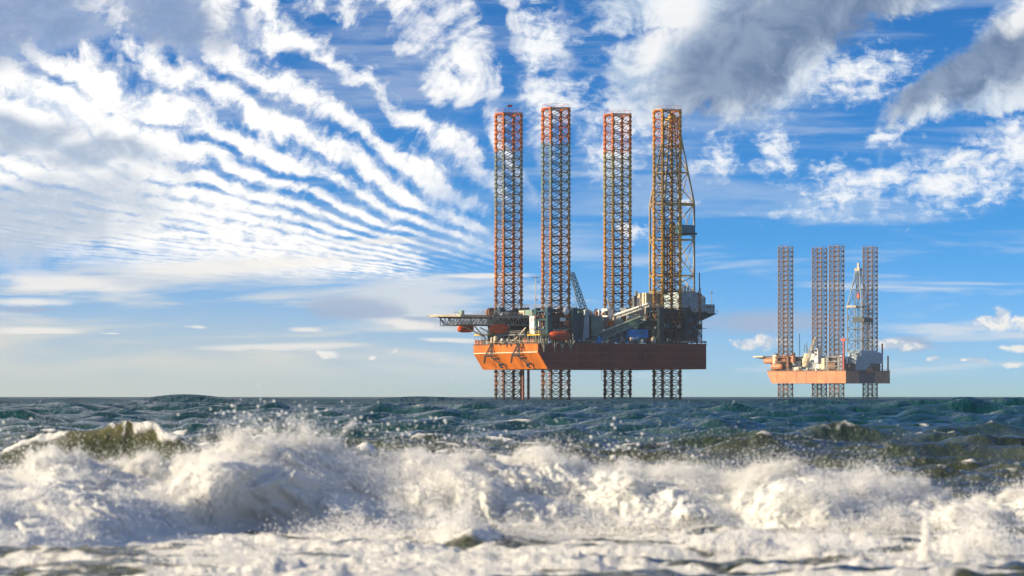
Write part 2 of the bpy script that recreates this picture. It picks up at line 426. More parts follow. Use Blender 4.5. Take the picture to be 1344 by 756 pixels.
    nt = m.node_tree
    nt.nodes.remove(b)
    bp = g.node('ShaderNodeBump'); bp.inputs['Distance'].default_value = 1.0
    w1 = g.noise(g.vm('MULTIPLY', pos, (1.0, 0.55, 1)), 1.6, 6, 0.64, 0.4)
    w2 = g.noise(g.vm('MULTIPLY', pos, (1.0, 0.45, 1)), 0.33, 4, 0.6, 0.3)
    hh = g.add(g.mul(w1, g.step(d, 900, 110, 0.36, 0.15)), g.mul(w2, g.step(d, 150, 700, 0.25, 2.0)))
    hh = g.add(hh, g.mul(g.mul(fn, fm), 0.10))
    g.put(bp.inputs['Height'], hh); bp.inputs['Strength'].default_value = 1.0
    # water body plus sky reflection; waves too small to build shadow one another, which caps the reflection far out
    df = g.node('ShaderNodeBsdfDiffuse'); gl = g.node('ShaderNodeBsdfGlossy'); fr = g.node('ShaderNodeFresnel')
    fr.inputs[0].default_value = 1.333
    for n_ in (df, gl, fr): nt.links.new(bp.outputs[0], n_.inputs['Normal'])
    nt.links.new(g.mix(fm, wc, fcol), df.inputs[0])
    g.put(gl.inputs['Roughness'], g.step(d, 60, 2500, 0.06, 0.20))
    k = g.m('MINIMUM', fr.outputs[0], g.step(d, 90, 600, 0.90, 0.24))
    mx = g.node('ShaderNodeMixShader')
    g.put(mx.inputs[0], g.mul(k, g.sub(1.0, g.mul(fm, 0.9))))
    nt.links.new(df.outputs[0], mx.inputs[1]); nt.links.new(gl.outputs[0], mx.inputs[2]); nt.links.new(mx.outputs[0], out.inputs[0])
    me.materials.append(m)
    return o

def foam_material():
    m, g, b, out = new_mat('foam')
    nt = m.node_tree
    pos = g.node('ShaderNodeNewGeometry').outputs['Position']
    thin = g.node('ShaderNodeAttribute', attribute_name='thin').outputs['Fac']
    n = g.noise(pos, 9.0, 7, 0.65, 0.4)
    c = g.mix(g.noise(pos, 1.1, 4), (0.68, 0.73, 0.76), (0.86, 0.86, 0.83))
    wet = g.step(g.add(thin, g.mul(g.sub(n, 0.5), 1.2)), 0.45, 0.85)
    c = g.mix(wet, c, (0.30, 0.27, 0.10))
    nt.links.new(c, b.inputs['Base Color'])
    g.put(b.inputs['Roughness'], g.step(wet, 0, 1, 0.75, 0.2))
    b.inputs['IOR'].default_value = 1.33
    bp = g.node('ShaderNodeBump'); bp.inputs['Strength'].default_value = 0.5; bp.inputs['Distance'].default_value = 0.05
    g.put(bp.inputs['Height'], n); nt.links.new(bp.outputs[0], b.inputs['Normal'])
    tr = g.node('ShaderNodeBsdfTranslucent'); nt.links.new(c, tr.inputs[0])
    mx = g.node('ShaderNodeMixShader'); mx.inputs[0].default_value = 0.22
    nt.links.new(b.outputs[0], mx.inputs[1]); nt.links.new(tr.outputs[0], mx.inputs[2]); nt.links.new(mx.outputs[0], out.inputs[0])
    return m

def spray_material():
    m, g, b, out = new_mat('spray')
    nt = m.node_tree
    b.inputs['Base Color'].default_value = (0.92, 0.92, 0.90, 1); b.inputs['Roughness'].default_value = 0.35
    b.inputs['IOR'].default_value = 1.33
    tr = g.node('ShaderNodeBsdfTranslucent'); tr.inputs[0].default_value = (0.9, 0.9, 0.88, 1)
    mx = g.node('ShaderNodeMixShader'); mx.inputs[0].default_value = 0.4
    nt.links.new(b.outputs[0], mx.inputs[1]); nt.links.new(tr.outputs[0], mx.inputs[2]); nt.links.new(mx.outputs[0], out.inputs[0])
    return m

def points_object(name, P, rad, mat, label, cat):
    """droplets: one vertex each, turned into round points by geometry nodes"""
    me = bpy.data.meshes.new(name); me.vertices.add(len(P))
    me.vertices.foreach_set('co', np.ascontiguousarray(P, np.float32).ravel())
    attr(me, 'droplet_radius', rad)
    me.materials.append(mat)
    o = bpy.data.objects.new(name, me); col.objects.link(o); tag(o, label, cat, kind='stuff')
    ng = bpy.data.node_groups.new(name, 'GeometryNodeTree')
    ng.interface.new_socket('Geometry', in_out='INPUT', socket_type='NodeSocketGeometry')
    ng.interface.new_socket('Geometry', in_out='OUTPUT', socket_type='NodeSocketGeometry')
    gi = ng.nodes.new('NodeGroupInput'); go = ng.nodes.new('NodeGroupOutput')
    mp = ng.nodes.new('GeometryNodeMeshToPoints'); na = ng.nodes.new('GeometryNodeInputNamedAttribute')
    na.data_type = 'FLOAT'; na.inputs['Name'].default_value = 'droplet_radius'
    sm = ng.nodes.new('GeometryNodeSetMaterial'); sm.inputs['Material'].default_value = mat
    ng.links.new(gi.outputs[0], mp.inputs['Mesh']); ng.links.new(na.outputs[0], mp.inputs['Radius'])
    ng.links.new(mp.outputs[0], sm.inputs[0]); ng.links.new(sm.outputs[0], go.inputs[0])
    o.modifiers.new('droplets', 'NODES').node_group = ng
    return o

def make_breaker():
    nx, nt_ = 1300, 200
    xs = np.linspace(-11.5, 11.5, nx); t = np.linspace(0, 1, nt_)
    T, X = np.meshgrid(t, xs, indexing='ij')
    H = breaker_height(X) * (1 + 0.10 * perlin(X * 1.3, X * 0, X * 0 + 1))
    yc = breaker_line(X)
    # cross-section: foot of the white water at t=0, crest at t=.68, back of the wave at t=1
    ft = np.clip(T / 0.68, 0, 1); bt = np.clip((T - 0.68) / 0.32, 0, 1)
    PXX = X * F / BR_Y + 672
    reach = 2.3 + 0.5 * perlin(X * 0.25, X * 0 + 4, X * 0) + 5.2 * sstep(PXX, 360, 130)
    bulge = np.zeros_like(X)
    for (c_, w_, a_) in ((20, 90, 0.9), (335, 85, 1.25), (845, 95, 0.7), (1040, 80, 0.75), (620, 60, 0.45), (1290, 70, 0.6), (-250, 120, 0.9), (1560, 110, 0.9)):
        bulge = bulge + a_ * np.exp(-((PXX - c_) / w_) ** 2)
    yf = -reach * (1 - ft) ** 1.25
    zf = H * (1 - (1 - ft) ** 2.1)
    y = yc + np.where(T <= 0.68, yf, 1.9 * bt) - bulge * sstep(ft, 0.0, 0.5) * (1 - bt)
    z = np.where(T <= 0.68, zf - 0.05, (H - 0.05) * (1 - bt) ** 1.3 - 0.10 * bt)
    # boiling relief
    amp = sstep(ft, 0.0, 0.12) * (1 - 0.75 * sstep(bt, 0.15, 0.8))
    n1 = fbm(X * 0.62, y * 0.50, z * 1.0, 3, 0.45, True)
    n2 = fbm(X * 2.4 + n1, y * 2.4, z * 2.6, 5, 0.58, True)
    n3 = fbm(X * 1.6 + 20, y * 1.6, z * 2.0, 3)
    off = amp * (0.42 * n1 + 0.10 * n2)
    y = y - off * 0.9
    z = z + off * (0.25 + 0.5 * sstep(ft, 0.6, 1.0))
    x = X + amp * 0.10 * n3
    thin = (1 - np.abs(T - 0.70) / 0.09).clip(0, 1) * sstep(perlin(X * 0.5, X * 0 + 8, X * 0), 0.05, 0.35) * sstep(X, -1.5, -4.5) + 0.9 * sstep(bt, 0.25, 0.7)
    V = np.stack([x, y, z], -1).reshape(-1, 3)
    me = np_mesh('breaking_wave', V, grid_quads(nt_, nx))
    attr(me, 'thin', thin.ravel())
    o = bpy.data.objects.new('breaking_wave', me); col.objects.link(o)
    tag(o, 'white foaming wave breaking across the whole foreground', 'wave', kind='structure')
    me.materials.append(foam_material())
    # ---- spray
    rs = np.random.RandomState(5)
    G = V.reshape(nt_, nx, 3)
    P, Rd = [], []
    def put(p, r):
        P.append(p); Rd.append(np.broadcast_to(r, (len(p),)))
    # froth thrown off the whole front and crest
    n = 900000
    ti = np.minimum((rs.rand(n) ** 0.8 * 0.80 * nt_).astype(int), nt_ - 1); xi = rs.randint(0, nx, n)
    base = G[ti, xi]
    act = sstep(fbm(base[:, 0] * 0.9, base[:, 1] * 0.9, base[:, 2] * 1.3 + 5, 4, 0.6), -0.35, 0.45)
    keep = rs.rand(n) < 0.18 + 0.82 * act
    base = base[keep]; act = act[keep]; n = len(base); tt = ti[keep] / nt_
    off = rs.exponential(1.0, n) * (0.02 + 0.075 * act)
    d = rs.normal(size=(n, 3)) * 0.55 + np.array([0.05, -0.75, 0.55])
    p = base + d * off[:, None]
    put(p, 0.0016 + 0.0050 * rs.rand(n) ** 6 + 0.0016 * act)
    # plumes leaping from the crest
    nj = 1100
    jx = rs.uniform(-11.3, 11.3, nj)
    pl = 0.55 + 1.1 * perlin(jx * 0.9, jx * 0 + 3, jx * 0) + 0.9 * np.exp(-((jx * 100 + 672 - 375) / 110) ** 2) + 0.3 * np.exp(-((jx * 100 + 672 - 840) / 60) ** 2)
    pl = np.clip(pl + 0.5 * np.exp(-((jx * 100 + 672 - 380) / 90) ** 2), 0.15, 3.0)
    for k in range(nj):
        m_ = int(rs.uniform(300, 900))
        h = pl[k] * rs.gamma(2.0, 0.042)
        vx, vy = rs.normal() * 0.35, -0.25 + rs.normal() * 0.35
        s = rs.rand(m_) ** 0.75
        w = (0.02 + 0.05 * s * rs.rand()) * (0.6 + pl[k] * 0.5)
        ii = np.clip(int((jx[k] + 11.5) / 23 * (nx - 1)), 0, nx - 1)
        b0 = G[int(nt_ * rs.uniform(0.58, 0.70)), ii]
        q = b0 + np.stack([vx * h * s * 2, vy * h * s * 2, h * (1.9 * s - 0.9 * s * s) - 0.03], -1) + rs.normal(size=(m_, 3)) * w[:, None]
        put(q, (0.0014 + 0.0055 * rs.rand(m_) ** 6))
    # torn strands flung forward and down the face
    ns, npt = 11000, 16
    ti = rs.randint(int(nt_ * 0.10), int(nt_ * 0.70), ns); xi = rs.randint(0, nx, ns); b0 = G[ti, xi]
    sel = sstep(fbm(b0[:, 0] * 0.7, b0[:, 1] * 0.7, b0[:, 2] * 1.1 + 9, 3, 0.6), -0.3, 0.4) > rs.rand(ns)
    b0 = b0[sel]; ns = len(b0)
    dr = np.stack([rs.normal(size=ns) * 0.5, -0.7 - 0.3 * rs.rand(ns), rs.normal(size=ns) * 0.5 + 0.25], -1) * (0.05 + 0.14 * rs.rand(ns) ** 2)[:, None]
    s = np.linspace(0, 1, npt)[None, :, None]
    q = b0[:, None, :] + dr[:, None, :] * s + np.array([0, 0, -0.16])[None, None, :] * (s ** 2) * np.linalg.norm(dr, axis=1)[:, None, None] * 4 + rs.normal(size=(ns, npt, 3)) * 0.004
    put(q.reshape(-1, 3), np.repeat(0.0028 + 0.004 * rs.rand(ns) ** 2, npt))
    # rags of water torn off and single drops in the air
    n = 700
    jx = rs.uniform(-11.3, 11.3, n); pl2 = np.interp(jx, np.linspace(-11.3, 11.3, 200), np.clip(0.5 + 1.2 * perlin(np.linspace(-11.3, 11.3, 200) * 0.9, 3, 0), 0.2, 2))
    ii = np.clip(((jx + 11.5) / 23 * (nx - 1)).astype(int), 0, nx - 1)
    b0 = G[int(nt_ * 0.64), ii]
    q = b0 + np.stack([rs.normal(size=n) * 0.1, rs.normal(size=n) * 0.5 - 0.3, rs.exponential(0.06, n) * (0.5 + pl2) ], -1)
    put(q, 0.0018 + 0.010 * rs.rand(n) ** 6)
    for (Xp, Yp, sx, sz, cnt) in ((25, 575, 0.30, 0.25, 150), (20, 600, 0.5, 0.2, 300), (330, 550, 0.3, 0.14, 160), (430, 555, 0.5, 0.14, 200), (820, 580, 0.4, 0.12, 160), (560, 570, 0.8, 0.12, 160), (170, 690, 0.7, 0.35, 900), (560, 650, 1.6, 0.3, 900)):
        c = np.array([(Xp - 672) / 100.0, BR_Y - 1.2, CAM_H - (Yp - HORIZ) / 100.0])
        q = c + rs.normal(size=(cnt, 3)) * np.array([sx, 0.5, sz])
        put(q, 0.003 + 0.017 * rs.rand(cnt) ** 4)
    # splashes in the white water nearer the beach
    for (Xp, d, h, wd, cnt) in ((1215, 39.0, 0.42, 0.035, 2600), (1290, 41.0, 0.35, 0.35, 9000), (960, 40.4, 0.24, 0.4, 7000), (1090, 39.4, 0.2, 0.4, 5000), (600, 44.5, 0.34, 0.22, 7000), (690, 45.0, 0.22, 0.5, 5000), (1262, 38.6, 0.22, 0.05, 900), (300, 38.0, 0.2, 0.6, 4000), (470, 46, 0.28, 0.6, 5000), (850, 46.5, 0.3, 0.8, 7000), (1150, 46.5, 0.25, 0.8, 6000)):
        c = np.array([(Xp - 672) / F * d, d, 0.02])
        s = rs.rand(cnt) ** 1.6
        u = rs.normal(size=(cnt, 3))
        q = c + np.stack([u[:, 0] * wd * (1 - 0.45 * s), u[:, 1] * min(wd, 0.3), h * s * (1 + 0.25 * u[:, 2])], -1)
        if wd > 0.1: q[:, 2] *= 0.55 + 0.9 * np.clip(fbm(q[:, 0] * 3.5, q[:, 0] * 0 + Xp, q[:, 0] * 0, 3) + 0.4, 0, 1.4)
        put(q, 0.0025 + 0.007 * rs.rand(cnt) ** 3)
    P = np.concatenate(P); Rd = np.concatenate(Rd)
    points_object('sea_spray', P, Rd, spray_material(), 'fine white spray and drops flying off the breaking wave', 'sea spray')
    return o
make_sea()
make_breaker()

# ------------------------------------------------------------------ mesh builder for the rigs
class MB:
    def __init__(self): self.v, self.f = [], []
    def quadbox(self, P):
        """eight corners: four below, four above, both counter-clockwise"""
        n = len(self.v); self.v += [tuple(p) for p in P]
        for q in ((0, 3, 2, 1), (4, 5, 6, 7), (0, 1, 5, 4), (1, 2, 6, 5), (2, 3, 7, 6), (3, 0, 4, 7)):
            self.f.append(tuple(n + i for i in q))
        return self
    def box(self, x0, x1, y0, y1, z0, z1):
        return self.quadbox([(x0, y0, z0), (x1, y0, z0), (x1, y1, z0), (x0, y1, z0), (x0, y0, z1), (x1, y0, z1), (x1, y1, z1), (x0, y1, z1)])
    def prism(self, prof, y0, y1):
        """profile in x-z, counter-clockwise seen from -y, extruded along y"""
        n = len(self.v); k = len(prof)
        self.v += [(x, y0, z) for x, z in prof] + [(x, y1, z) for x, z in prof]
        self.f.append(tuple(range(n, n + k))); self.f.append(tuple(range(n + 2 * k - 1, n + k - 1, -1)))
        for i in range(k):
            j = (i + 1) % k; self.f.append((n + j, n + i, n + k + i, n + k + j))
        return self
    def plate(self, poly, z0, z1):
        n = len(self.v); k = len(poly)
        self.v += [(x, y, z0) for x, y in poly] + [(x, y, z1) for x, y in poly]
        self.f.append(tuple(range(n + k - 1, n - 1, -1))); self.f.append(tuple(range(n + k, n + 2 * k)))
        for i in range(k):
            j = (i + 1) % k; self.f.append((n + i, n + j, n + k + j, n + k + i))
        return self
    def bar(self, p, q, r, k=4, r2=None):
        p, q = Vector(p), Vector(q); d = (q - p).normalized()
        a = d.orthogonal().normalized() if abs(d.z) < 0.95 else Vector((1, 0, 0))
        a = (a - d * a.dot(d)).normalized(); b = d.cross(a); n = len(self.v); r2 = r if r2 is None else r2
        for c, rr in ((p, r), (q, r2)):
            for i in range(k):
                t = 2 * math.pi * (i + 0.5) / k
                self.v.append(tuple(c + a * (rr * math.cos(t)) + b * (rr * math.sin(t))))
        self.f.append(tuple(range(n + k - 1, n - 1, -1))); self.f.append(tuple(range(n + k, n + 2 * k)))
        for i in range(k):
            j = (i + 1) % k; self.f.append((n + i, n + j, n + k + j, n + k + i))
        return self
    def mesh(self, name, mat, smooth=False):
        me = bpy.data.meshes.new(name); me.from_pydata(self.v, [], self.f)
        if smooth:
            me.polygons.foreach_set('use_smooth', [True] * len(me.polygons))
        me.update(); me.materials.append(mat); return me
    def obj(self, name, mat, parent=None, loc=(0, 0, 0), smooth=False):
        return put_obj(name, self.mesh(name, mat, smooth), parent, loc)

def put_obj(name, me, parent=None, loc=(0, 0, 0), rz=0.0):
    o = bpy.data.objects.new(name, me); col.objects.link(o); o.parent = parent; o.location = loc
    if rz: o.rotation_euler = (0, 0, rz)
    return o

MATS = {}
def paint(name, c, rough=0.5, wear=0.25, wearc=(0.16, 0.075, 0.035), scale=0.5, metal=0.0, streak=0.6):
    """weathered marine paint: blotchy tone, rust runs and patches"""
    m, g, b, out = new_mat(name)
    pos = g.node('ShaderNodeTexCoord').outputs['Object']
    n1 = g.noise(pos, scale, 5, 0.6)
    cc = g.mix(g.step(n1, 0.3, 0.7), [v * 0.74 for v in c], [min(1, v * 1.12) for v in c])
    n2 = g.noise(g.vm('MULTIPLY', pos, (1.6, 1.6, 0.22)), 1.1, 6, 0.7)
    n3 = g.noise(pos, scale * 3.3, 5, 0.65)
    f = g.mul(g.step(g.add(g.mul(n2, streak), g.mul(n3, 1 - streak)), 0.52, 0.70), wear)
    m.node_tree.links.new(g.mix(f, cc, wearc), b.inputs['Base Color'])
    b.inputs['Roughness'].default_value = rough; b.inputs['Metallic'].default_value = metal
    MATS[name] = m
    return m
paint('orange_hull', (0.57, 0.150, 0.008), 0.45, 0.50, (0.25, 0.08, 0.03), 0.16)
paint('salmon_hull', (0.60, 0.215, 0.078), 0.5, 0.4, (0.34, 0.12, 0.05), 0.14)
paint('side_shade_red', (0.215, 0.040, 0.021), 0.42, 0.75, (0.10, 0.045, 0.03), 0.12, streak=0.75)  # hull orange with the side's shade painted in, plus grime streaks
paint('derrick_paint', (0.40, 0.32, 0.19), 0.5, 0.5)
paint('boot_paint', (0.20, 0.055, 0.03), 0.5, 0.5, (0.10, 0.06, 0.05), 0.2)
paint('dark_steel', (0.020, 0.042, 0.054), 0.5, 0.15)
paint('deck_teal', (0.018, 0.072, 0.09), 0.5, 0.2)
paint('deck_green', (0.05, 0.13, 0.115), 0.5, 0.4)
paint('pale_green', (0.21, 0.30, 0.25), 0.5, 0.3)
paint('grey_steel', (0.20, 0.22, 0.22), 0.5, 0.45)
paint('blue_grey', (0.42, 0.50, 0.53), 0.5, 0.25)
paint('white_paint', (0.78, 0.77, 0.74), 0.45, 0.22, (0.36, 0.25, 0.15))
paint('cream_paint', (0.68, 0.58, 0.42), 0.5, 0.35)
paint('yellow_paint', (0.62, 0.42, 0.04), 0.5, 0.3)
paint('boat_red', (0.62, 0.085, 0.015), 0.35, 0.1)
paint('container_blue', (0.01, 0.28, 0.74), 0.45, 0.12)
paint('teal_panel', (0.06, 0.24, 0.32), 0.5, 0.2)
paint('rust', (0.22, 0.095, 0.045), 0.7, 0.5, (0.08, 0.045, 0.03))
paint('pink_red', (0.55, 0.08, 0.05), 0.5, 0.2)
paint('glass_dark', (0.02, 0.025, 0.03), 0.12, 0.0)
paint('red_sign', (0.5, 0.03, 0.02), 0.5, 0.1)
paint('mast_grey', (0.42, 0.40, 0.34), 0.5, 0.3)

def leg_material(name, mid, low, head=(0.60, 0.15, 0.013)):
    """leg paint in bands by height: orange head, grey-green or ochre middle, rusty lower part, dark growth at the waterline"""
    m, g, b, out = new_mat(name)
    pos = g.node('ShaderNodeNewGeometry').outputs['Position']
    X, Y, Z = g.sep(pos)
    n = g.noise(g.vm('MULTIPLY', pos, (0.35, 0.35, 0.16)), 1.0, 4, 0.65)
    n2 = g.noise(pos, 0.9, 4, 0.7)
    h = g.add(g.mul(Z, 1 / 110.0), g.mul(g.sub(n, 0.5), 0.06))
    lo2 = tuple(v * 0.45 for v in low)
    c = g.ramp(h, [(0.0, (0.03, 0.035, 0.025)), (0.03, (0.04, 0.035, 0.025)), (0.05, (0.20, 0.085, 0.045)), (0.16, (0.20, 0.085, 0.04)), (0.36, lo2), (0.40, low), (0.52, low),
                   (0.60, tuple((p + q) / 2 for p, q in zip(mid, low))), (0.70, mid), (0.838, mid), (0.848, head), (0.97, head)])
    c = g.mix(g.step(n2, 0.50, 0.66, 0.0, 0.5), c, (0.10, 0.055, 0.04))
    m.node_tree.links.new(c, b.inputs['Base Color']); b.inputs['Roughness'].default_value = 0.6
    MATS[name] = m
leg_material('leg_paint', (0.22, 0.25, 0.22), (0.55, 0.17, 0.02))
leg_material('leg_paint_green', (0.20, 0.29, 0.28), (0.52, 0.20, 0.03))
leg_material('leg_paint_ochre', (0.36, 0.28, 0.07), (0.60, 0.27, 0.02))
leg_material('leg_paint_gold', (0.45, 0.24, 0.05), (0.68, 0.33, 0.015), (0.66, 0.26, 0.012))
leg_material('brace_paint', (0.085, 0.095, 0.09), (0.13, 0.055, 0.03), (0.34, 0.085, 0.015))
leg_material('leg_paint_far', (0.15, 0.10, 0.075), (0.17, 0.095, 0.06), (0.15, 0.095, 0.07))

class Rig:
    def __init__(self, name, cx, cy, deg, label):
        self.cx, self.cy, self.th = cx, cy, math.radians(deg)
        self.c, self.s = math.cos(self.th), math.sin(self.th)
        self.root = put_obj(name, None, None, (cx, cy, 0), self.th)
        tag(self.root, label, 'drilling rig', 'jack-up drilling rigs standing in the sea')
    def u(self, X, w):
        k = (X - 672) / F
        return (k * (self.cy + w * self.c) - self.cx + w * self.s) / (self.c - k * self.s)
    def w(self, X, u):
        k = (X - 672) / F
        return (self.cx + u * self.c - k * (self.cy + u * self.s)) / (k * self.c + self.s)
    def z(self, Y, u, w):
        return CAM_H + (HORIZ - Y) * (self.cy + u * self.s + w * self.c) / F
    def pt(self, X, Y, w):
        u = self.u(X, w); return Vector((u, w, self.z(Y, u, w)))
    def world(self, u, w, z):
        return Vector((self.cx + u * self.c - w * self.s, self.cy + u * self.s + w * self.c, z))
    # -- a block whose near face spans photograph columns X0..X1 and rows Y0..Y1 at depth w
    def block(self, name, X0, X1, Y0, Y1, w, depth, mat, parent=None):
        a, b = self.pt(X0, Y1, w), self.pt(X1, Y0, w)
        return MB().box(a.x, b.x, w, w + depth, a.z, b.z).obj(name, MATS[mat], parent or self.root)
    def bars(self, name, segs, w, r, mat, parent=None, k=4):
        mb = MB()
        for s_ in segs:
            (X0, Y0, X1, Y1) = s_[:4]; wa = s_[4] if len(s_) > 4 else w; wb = s_[5] if len(s_) > 5 else wa
            mb.bar(self.pt(X0, Y0, wa), self.pt(X1, Y1, wb), r, k)
        return mb.obj(name, MATS[mat], parent or self.root)
    def rail(self, p, q, mat='grey_steel', h=1.1, step=1.6, parent=None, rows=2, r=0.05):
        p, q = Vector(p), Vector(q); mb = MB(); n = max(1, int((q - p).length / step))
        for i in range(n + 1):
            b = p.lerp(q, i / n); mb.bar(b, b + Vector((0, 0, h)), r)
        for j in range(1, rows + 1):
            o = Vector((0, 0, h * j / rows)); mb.bar(p + o, q + o, r)
        return mb.obj('railing', MATS[mat], parent or self.root)

def lattice_boom(rig, name, p, q, wd0, wd1, mat, parent, n=12, r=0.10):
    """four-chord crane boom with zigzag lacing"""
    p, q = Vector(p), Vector(q); d = (q - p).normalized()
    a = Vector((0, 1, 0)); b = d.cross(a).normalized(); mb = MB()
    def corner(t, i):
        w = wd0 + (wd1 - wd0) * t
        return p.lerp(q, t) + a * (w / 2 * (1 if i in (0, 3) else -1)) + b * (w / 2 * (1 if i < 2 else -1))
    for i in range(4): mb.bar(corner(0, i), corner(1, i), r)
    for k in range(n):
        for i in range(4):
            j = (i + 1) % 4
            x, y = (i, j) if k % 2 else (j, i)
            mb.bar(corner(k / n, x), corner((k + 1) / n, y), r * 0.6)
            mb.bar(corner((k + 1) / n, i), corner((k + 1) / n, j), r * 0.5)
    return mb.obj(name, MATS[mat], parent)

def make_leg(rig, X, w, Ytop, a, bay, mat, individual, rear, z0=-3.3):
    """square truss leg: four racked chords, horizontal frames and X braces bay by bay"""
    u = rig.u(X, w); ztop = rig.z(Ytop, u, w); m = MATS[mat]
    n = int(round((ztop - z0) / bay)); bay = (ztop - z0) / n; h = a / 2
    cr = 0.44 if individual else 0.42
    # the part itself: the leg-head platform with its hand rail
    mb = MB(); hh = h + 0.45
    for (x0, x1, y0, y1) in ((-hh, hh, -hh, -hh + 0.5), (-hh, hh, hh - 0.5, hh), (-hh, -hh + 0.5, -hh + 0.5, hh - 0.5), (hh - 0.5, hh, -hh + 0.5, hh - 0.5)):
        mb.box(x0, x1, y0, y1, ztop + 0.02, ztop + 0.30)
    for sx in (-1, 1):
        for sy in (-1, 1):
            mb.bar((sx * hh * 0.9, sy * hh * 0.9, ztop + 0.3), (sx * hh * 0.9, sy * hh * 0.9, ztop + 1.5), 0.05)
            mb.bar((sx * hh * 0.3, sy * hh * 0.9, ztop + 0.3), (sx * hh * 0.3, sy * hh * 0.9, ztop + 1.5), 0.05)
        mb.bar((sx * hh * 0.9, -hh * 0.9, ztop + 1.5), (sx * hh * 0.9, hh * 0.9, ztop + 1.5), 0.04)
        mb.bar((-hh * 0.9, sx * hh * 0.9, ztop + 1.5), (hh * 0.9, sx * hh * 0.9, ztop + 1.5), 0.04)
    leg = mb.obj('leg', m, rig.root, (u, w, 0))
    # chord with rack teeth on two sides
    cm = MB(); cm.bar((0, 0, z0), (0, 0, ztop), cr, 8)
    tz = z0 + 0.4
    while tz < ztop - 0.6:
        cm.box(-cr - 0.20, -cr + 0.12, -0.24, 0.24, tz, tz + 0.68); cm.box(cr - 0.12, cr + 0.20, -0.24, 0.24, tz, tz + 0.68)
        tz += bay / 2 if individual else bay * 0.75
    cmesh = cm.mesh('chord', m)
    for sx in (-1, 1):
        for sy in (-1, 1):
            put_obj('chord', cmesh, leg, (sx * h, sy * h, 0))
    br = 0.16 if individual else 0.20
    if individual: m = MATS['brace_paint']
    fm = MB()
    for (p, q) in (((-h, -h), (h, -h)), ((-h, h), (h, h)), ((-h, -h), (-h, h)), ((h, -h), (h, h))):
        fm.bar((p[0], p[1], 0), (q[0], q[1], 0), br)
    def xb(mb, face, zb):
        for s_ in (-1, 1):
            if face == 0: p, q = (-h * s_, -h, zb), (h * s_, -h, zb + bay)
            elif face == 1: p, q = (-h, h * s_, zb), (-h, -h * s_, zb + bay)
            elif face == 2: p, q = (-h * s_, h, zb), (h * s_, h, zb + bay)
            else: p, q = (h, h * s_, zb), (h, -h * s_, zb + bay)
            mb.bar(p, q, br * (0.9 if face < 2 else 0.7))
        return mb
    if individual:
        fmesh = fm.mesh('horizontal_frame', m)
        xm = [xb(MB(), f, 0).mesh('cross_brace', m) for f in (0, 1)]
        for i in range(n + 1):
            put_obj('horizontal_frame', fmesh, leg, (0, 0, z0 + i * bay - (0.25 if i == n else 0)))
        for i in range(n):
            zb = z0 + i * bay
            if zb + bay < 0.5: continue
            for f in (0, 1): put_obj('cross_brace', xm[f], leg, (0, 0, zb))
        for i in range(n):
            k = len(rear.v)
            for f in (2, 3): xb(rear, f, z0 + i * bay)
            rear.v[k:] = [(x + u, y + w, z) for x, y, z in rear.v[k:]]
    else:
        bm = MB()
        for i in range(n):
            zb = z0 + i * bay
            for f in range(4): xb(bm, f, zb)
            k = len(bm.v); bm.v += [(x, y, z + zb) for x, y, z in fm.v]; bm.f += [tuple(j + k for j in f) for f in fm.f]
        bm.obj('bracing', m, leg)
    return leg

def make_lifeboat(label, loc, rz, L, mat='boat_red', scale_h=1.0, parts=True):
    """enclosed lifeboat: pointed hull, rounded canopy, steering cupola, windows, hatch, keel"""
    root = put_obj('lifeboat', None, None, loc, rz)
    tag(root, label, 'lifeboat', 'enclosed lifeboats on the rigs')
    def loft(zlo, zhi, top):
        mb = MB(); ns, nk = 14, 10
        for i in range(ns + 1):
            t = i / ns; x = (t - 0.5) * L
            e = min(1, (1 - abs(2 * t - 1) ** 3.2)) ** 0.5
            hw = max(0.03, 1.30 * e)
            for k in range(nk + 1):
                a = math.pi * k / nk
                y = -math.cos(a) * hw
                z = (zlo + (zhi - zlo) * (math.sin(a) ** 0.75) * (0.55 + 0.45 * e)) if top else (zhi - (zhi - zlo) * (math.sin(a) ** 0.6) * (0.4 + 0.6 * e))
                mb.v.append((x, y, z * scale_h))
        for i in range(ns):
            for k in range(nk):
                p = i * (nk + 1) + k
                q = (p, p + nk + 1, p + nk + 2, p + 1)
                mb.f.append(q[::-1] if not top else q)
        return mb
    hull = loft(0.0, 1.35, False).obj('hull', MATS[mat], root, smooth=True)
    can = loft(1.35, 3.05, True).obj('canopy', MATS[mat], root, smooth=True)
    if parts:
        MB().bar((-L * 0.46, 0, 0.75), (L * 0.46, 0, 0.75), 0.03).obj('keel', MATS['dark_steel'], hull)
        fend = MB()
        for sy in (-1, 1): fend.box(-L * 0.36, L * 0.36, sy * 1.27 - 0.07, sy * 1.27 + 0.07, 1.27, 1.45)
        fend.obj('fender', MATS['dark_steel'], hull)
        MB().prism([(0.16 * L, 2.7), (0.30 * L, 2.6), (0.29 * L, 3.35), (0.17 * L, 3.4)], -0.5, 0.5).obj('cupola', MATS[mat], can)
        for k in range(4):
            MB().box(-L * 0.28 + k * L * 0.15, -L * 0.28 + k * L * 0.15 + 0.5, -1.17, -0.9, 1.95, 2.25).obj('window', MATS['glass_dark'], can)
        for sx in (-0.3, 0.3):
            MB().bar((sx * L, 0, 2.7), (sx * L, 0, 3.5), 0.09).obj('lifting_hook', MATS['grey_steel'], can)
    return root

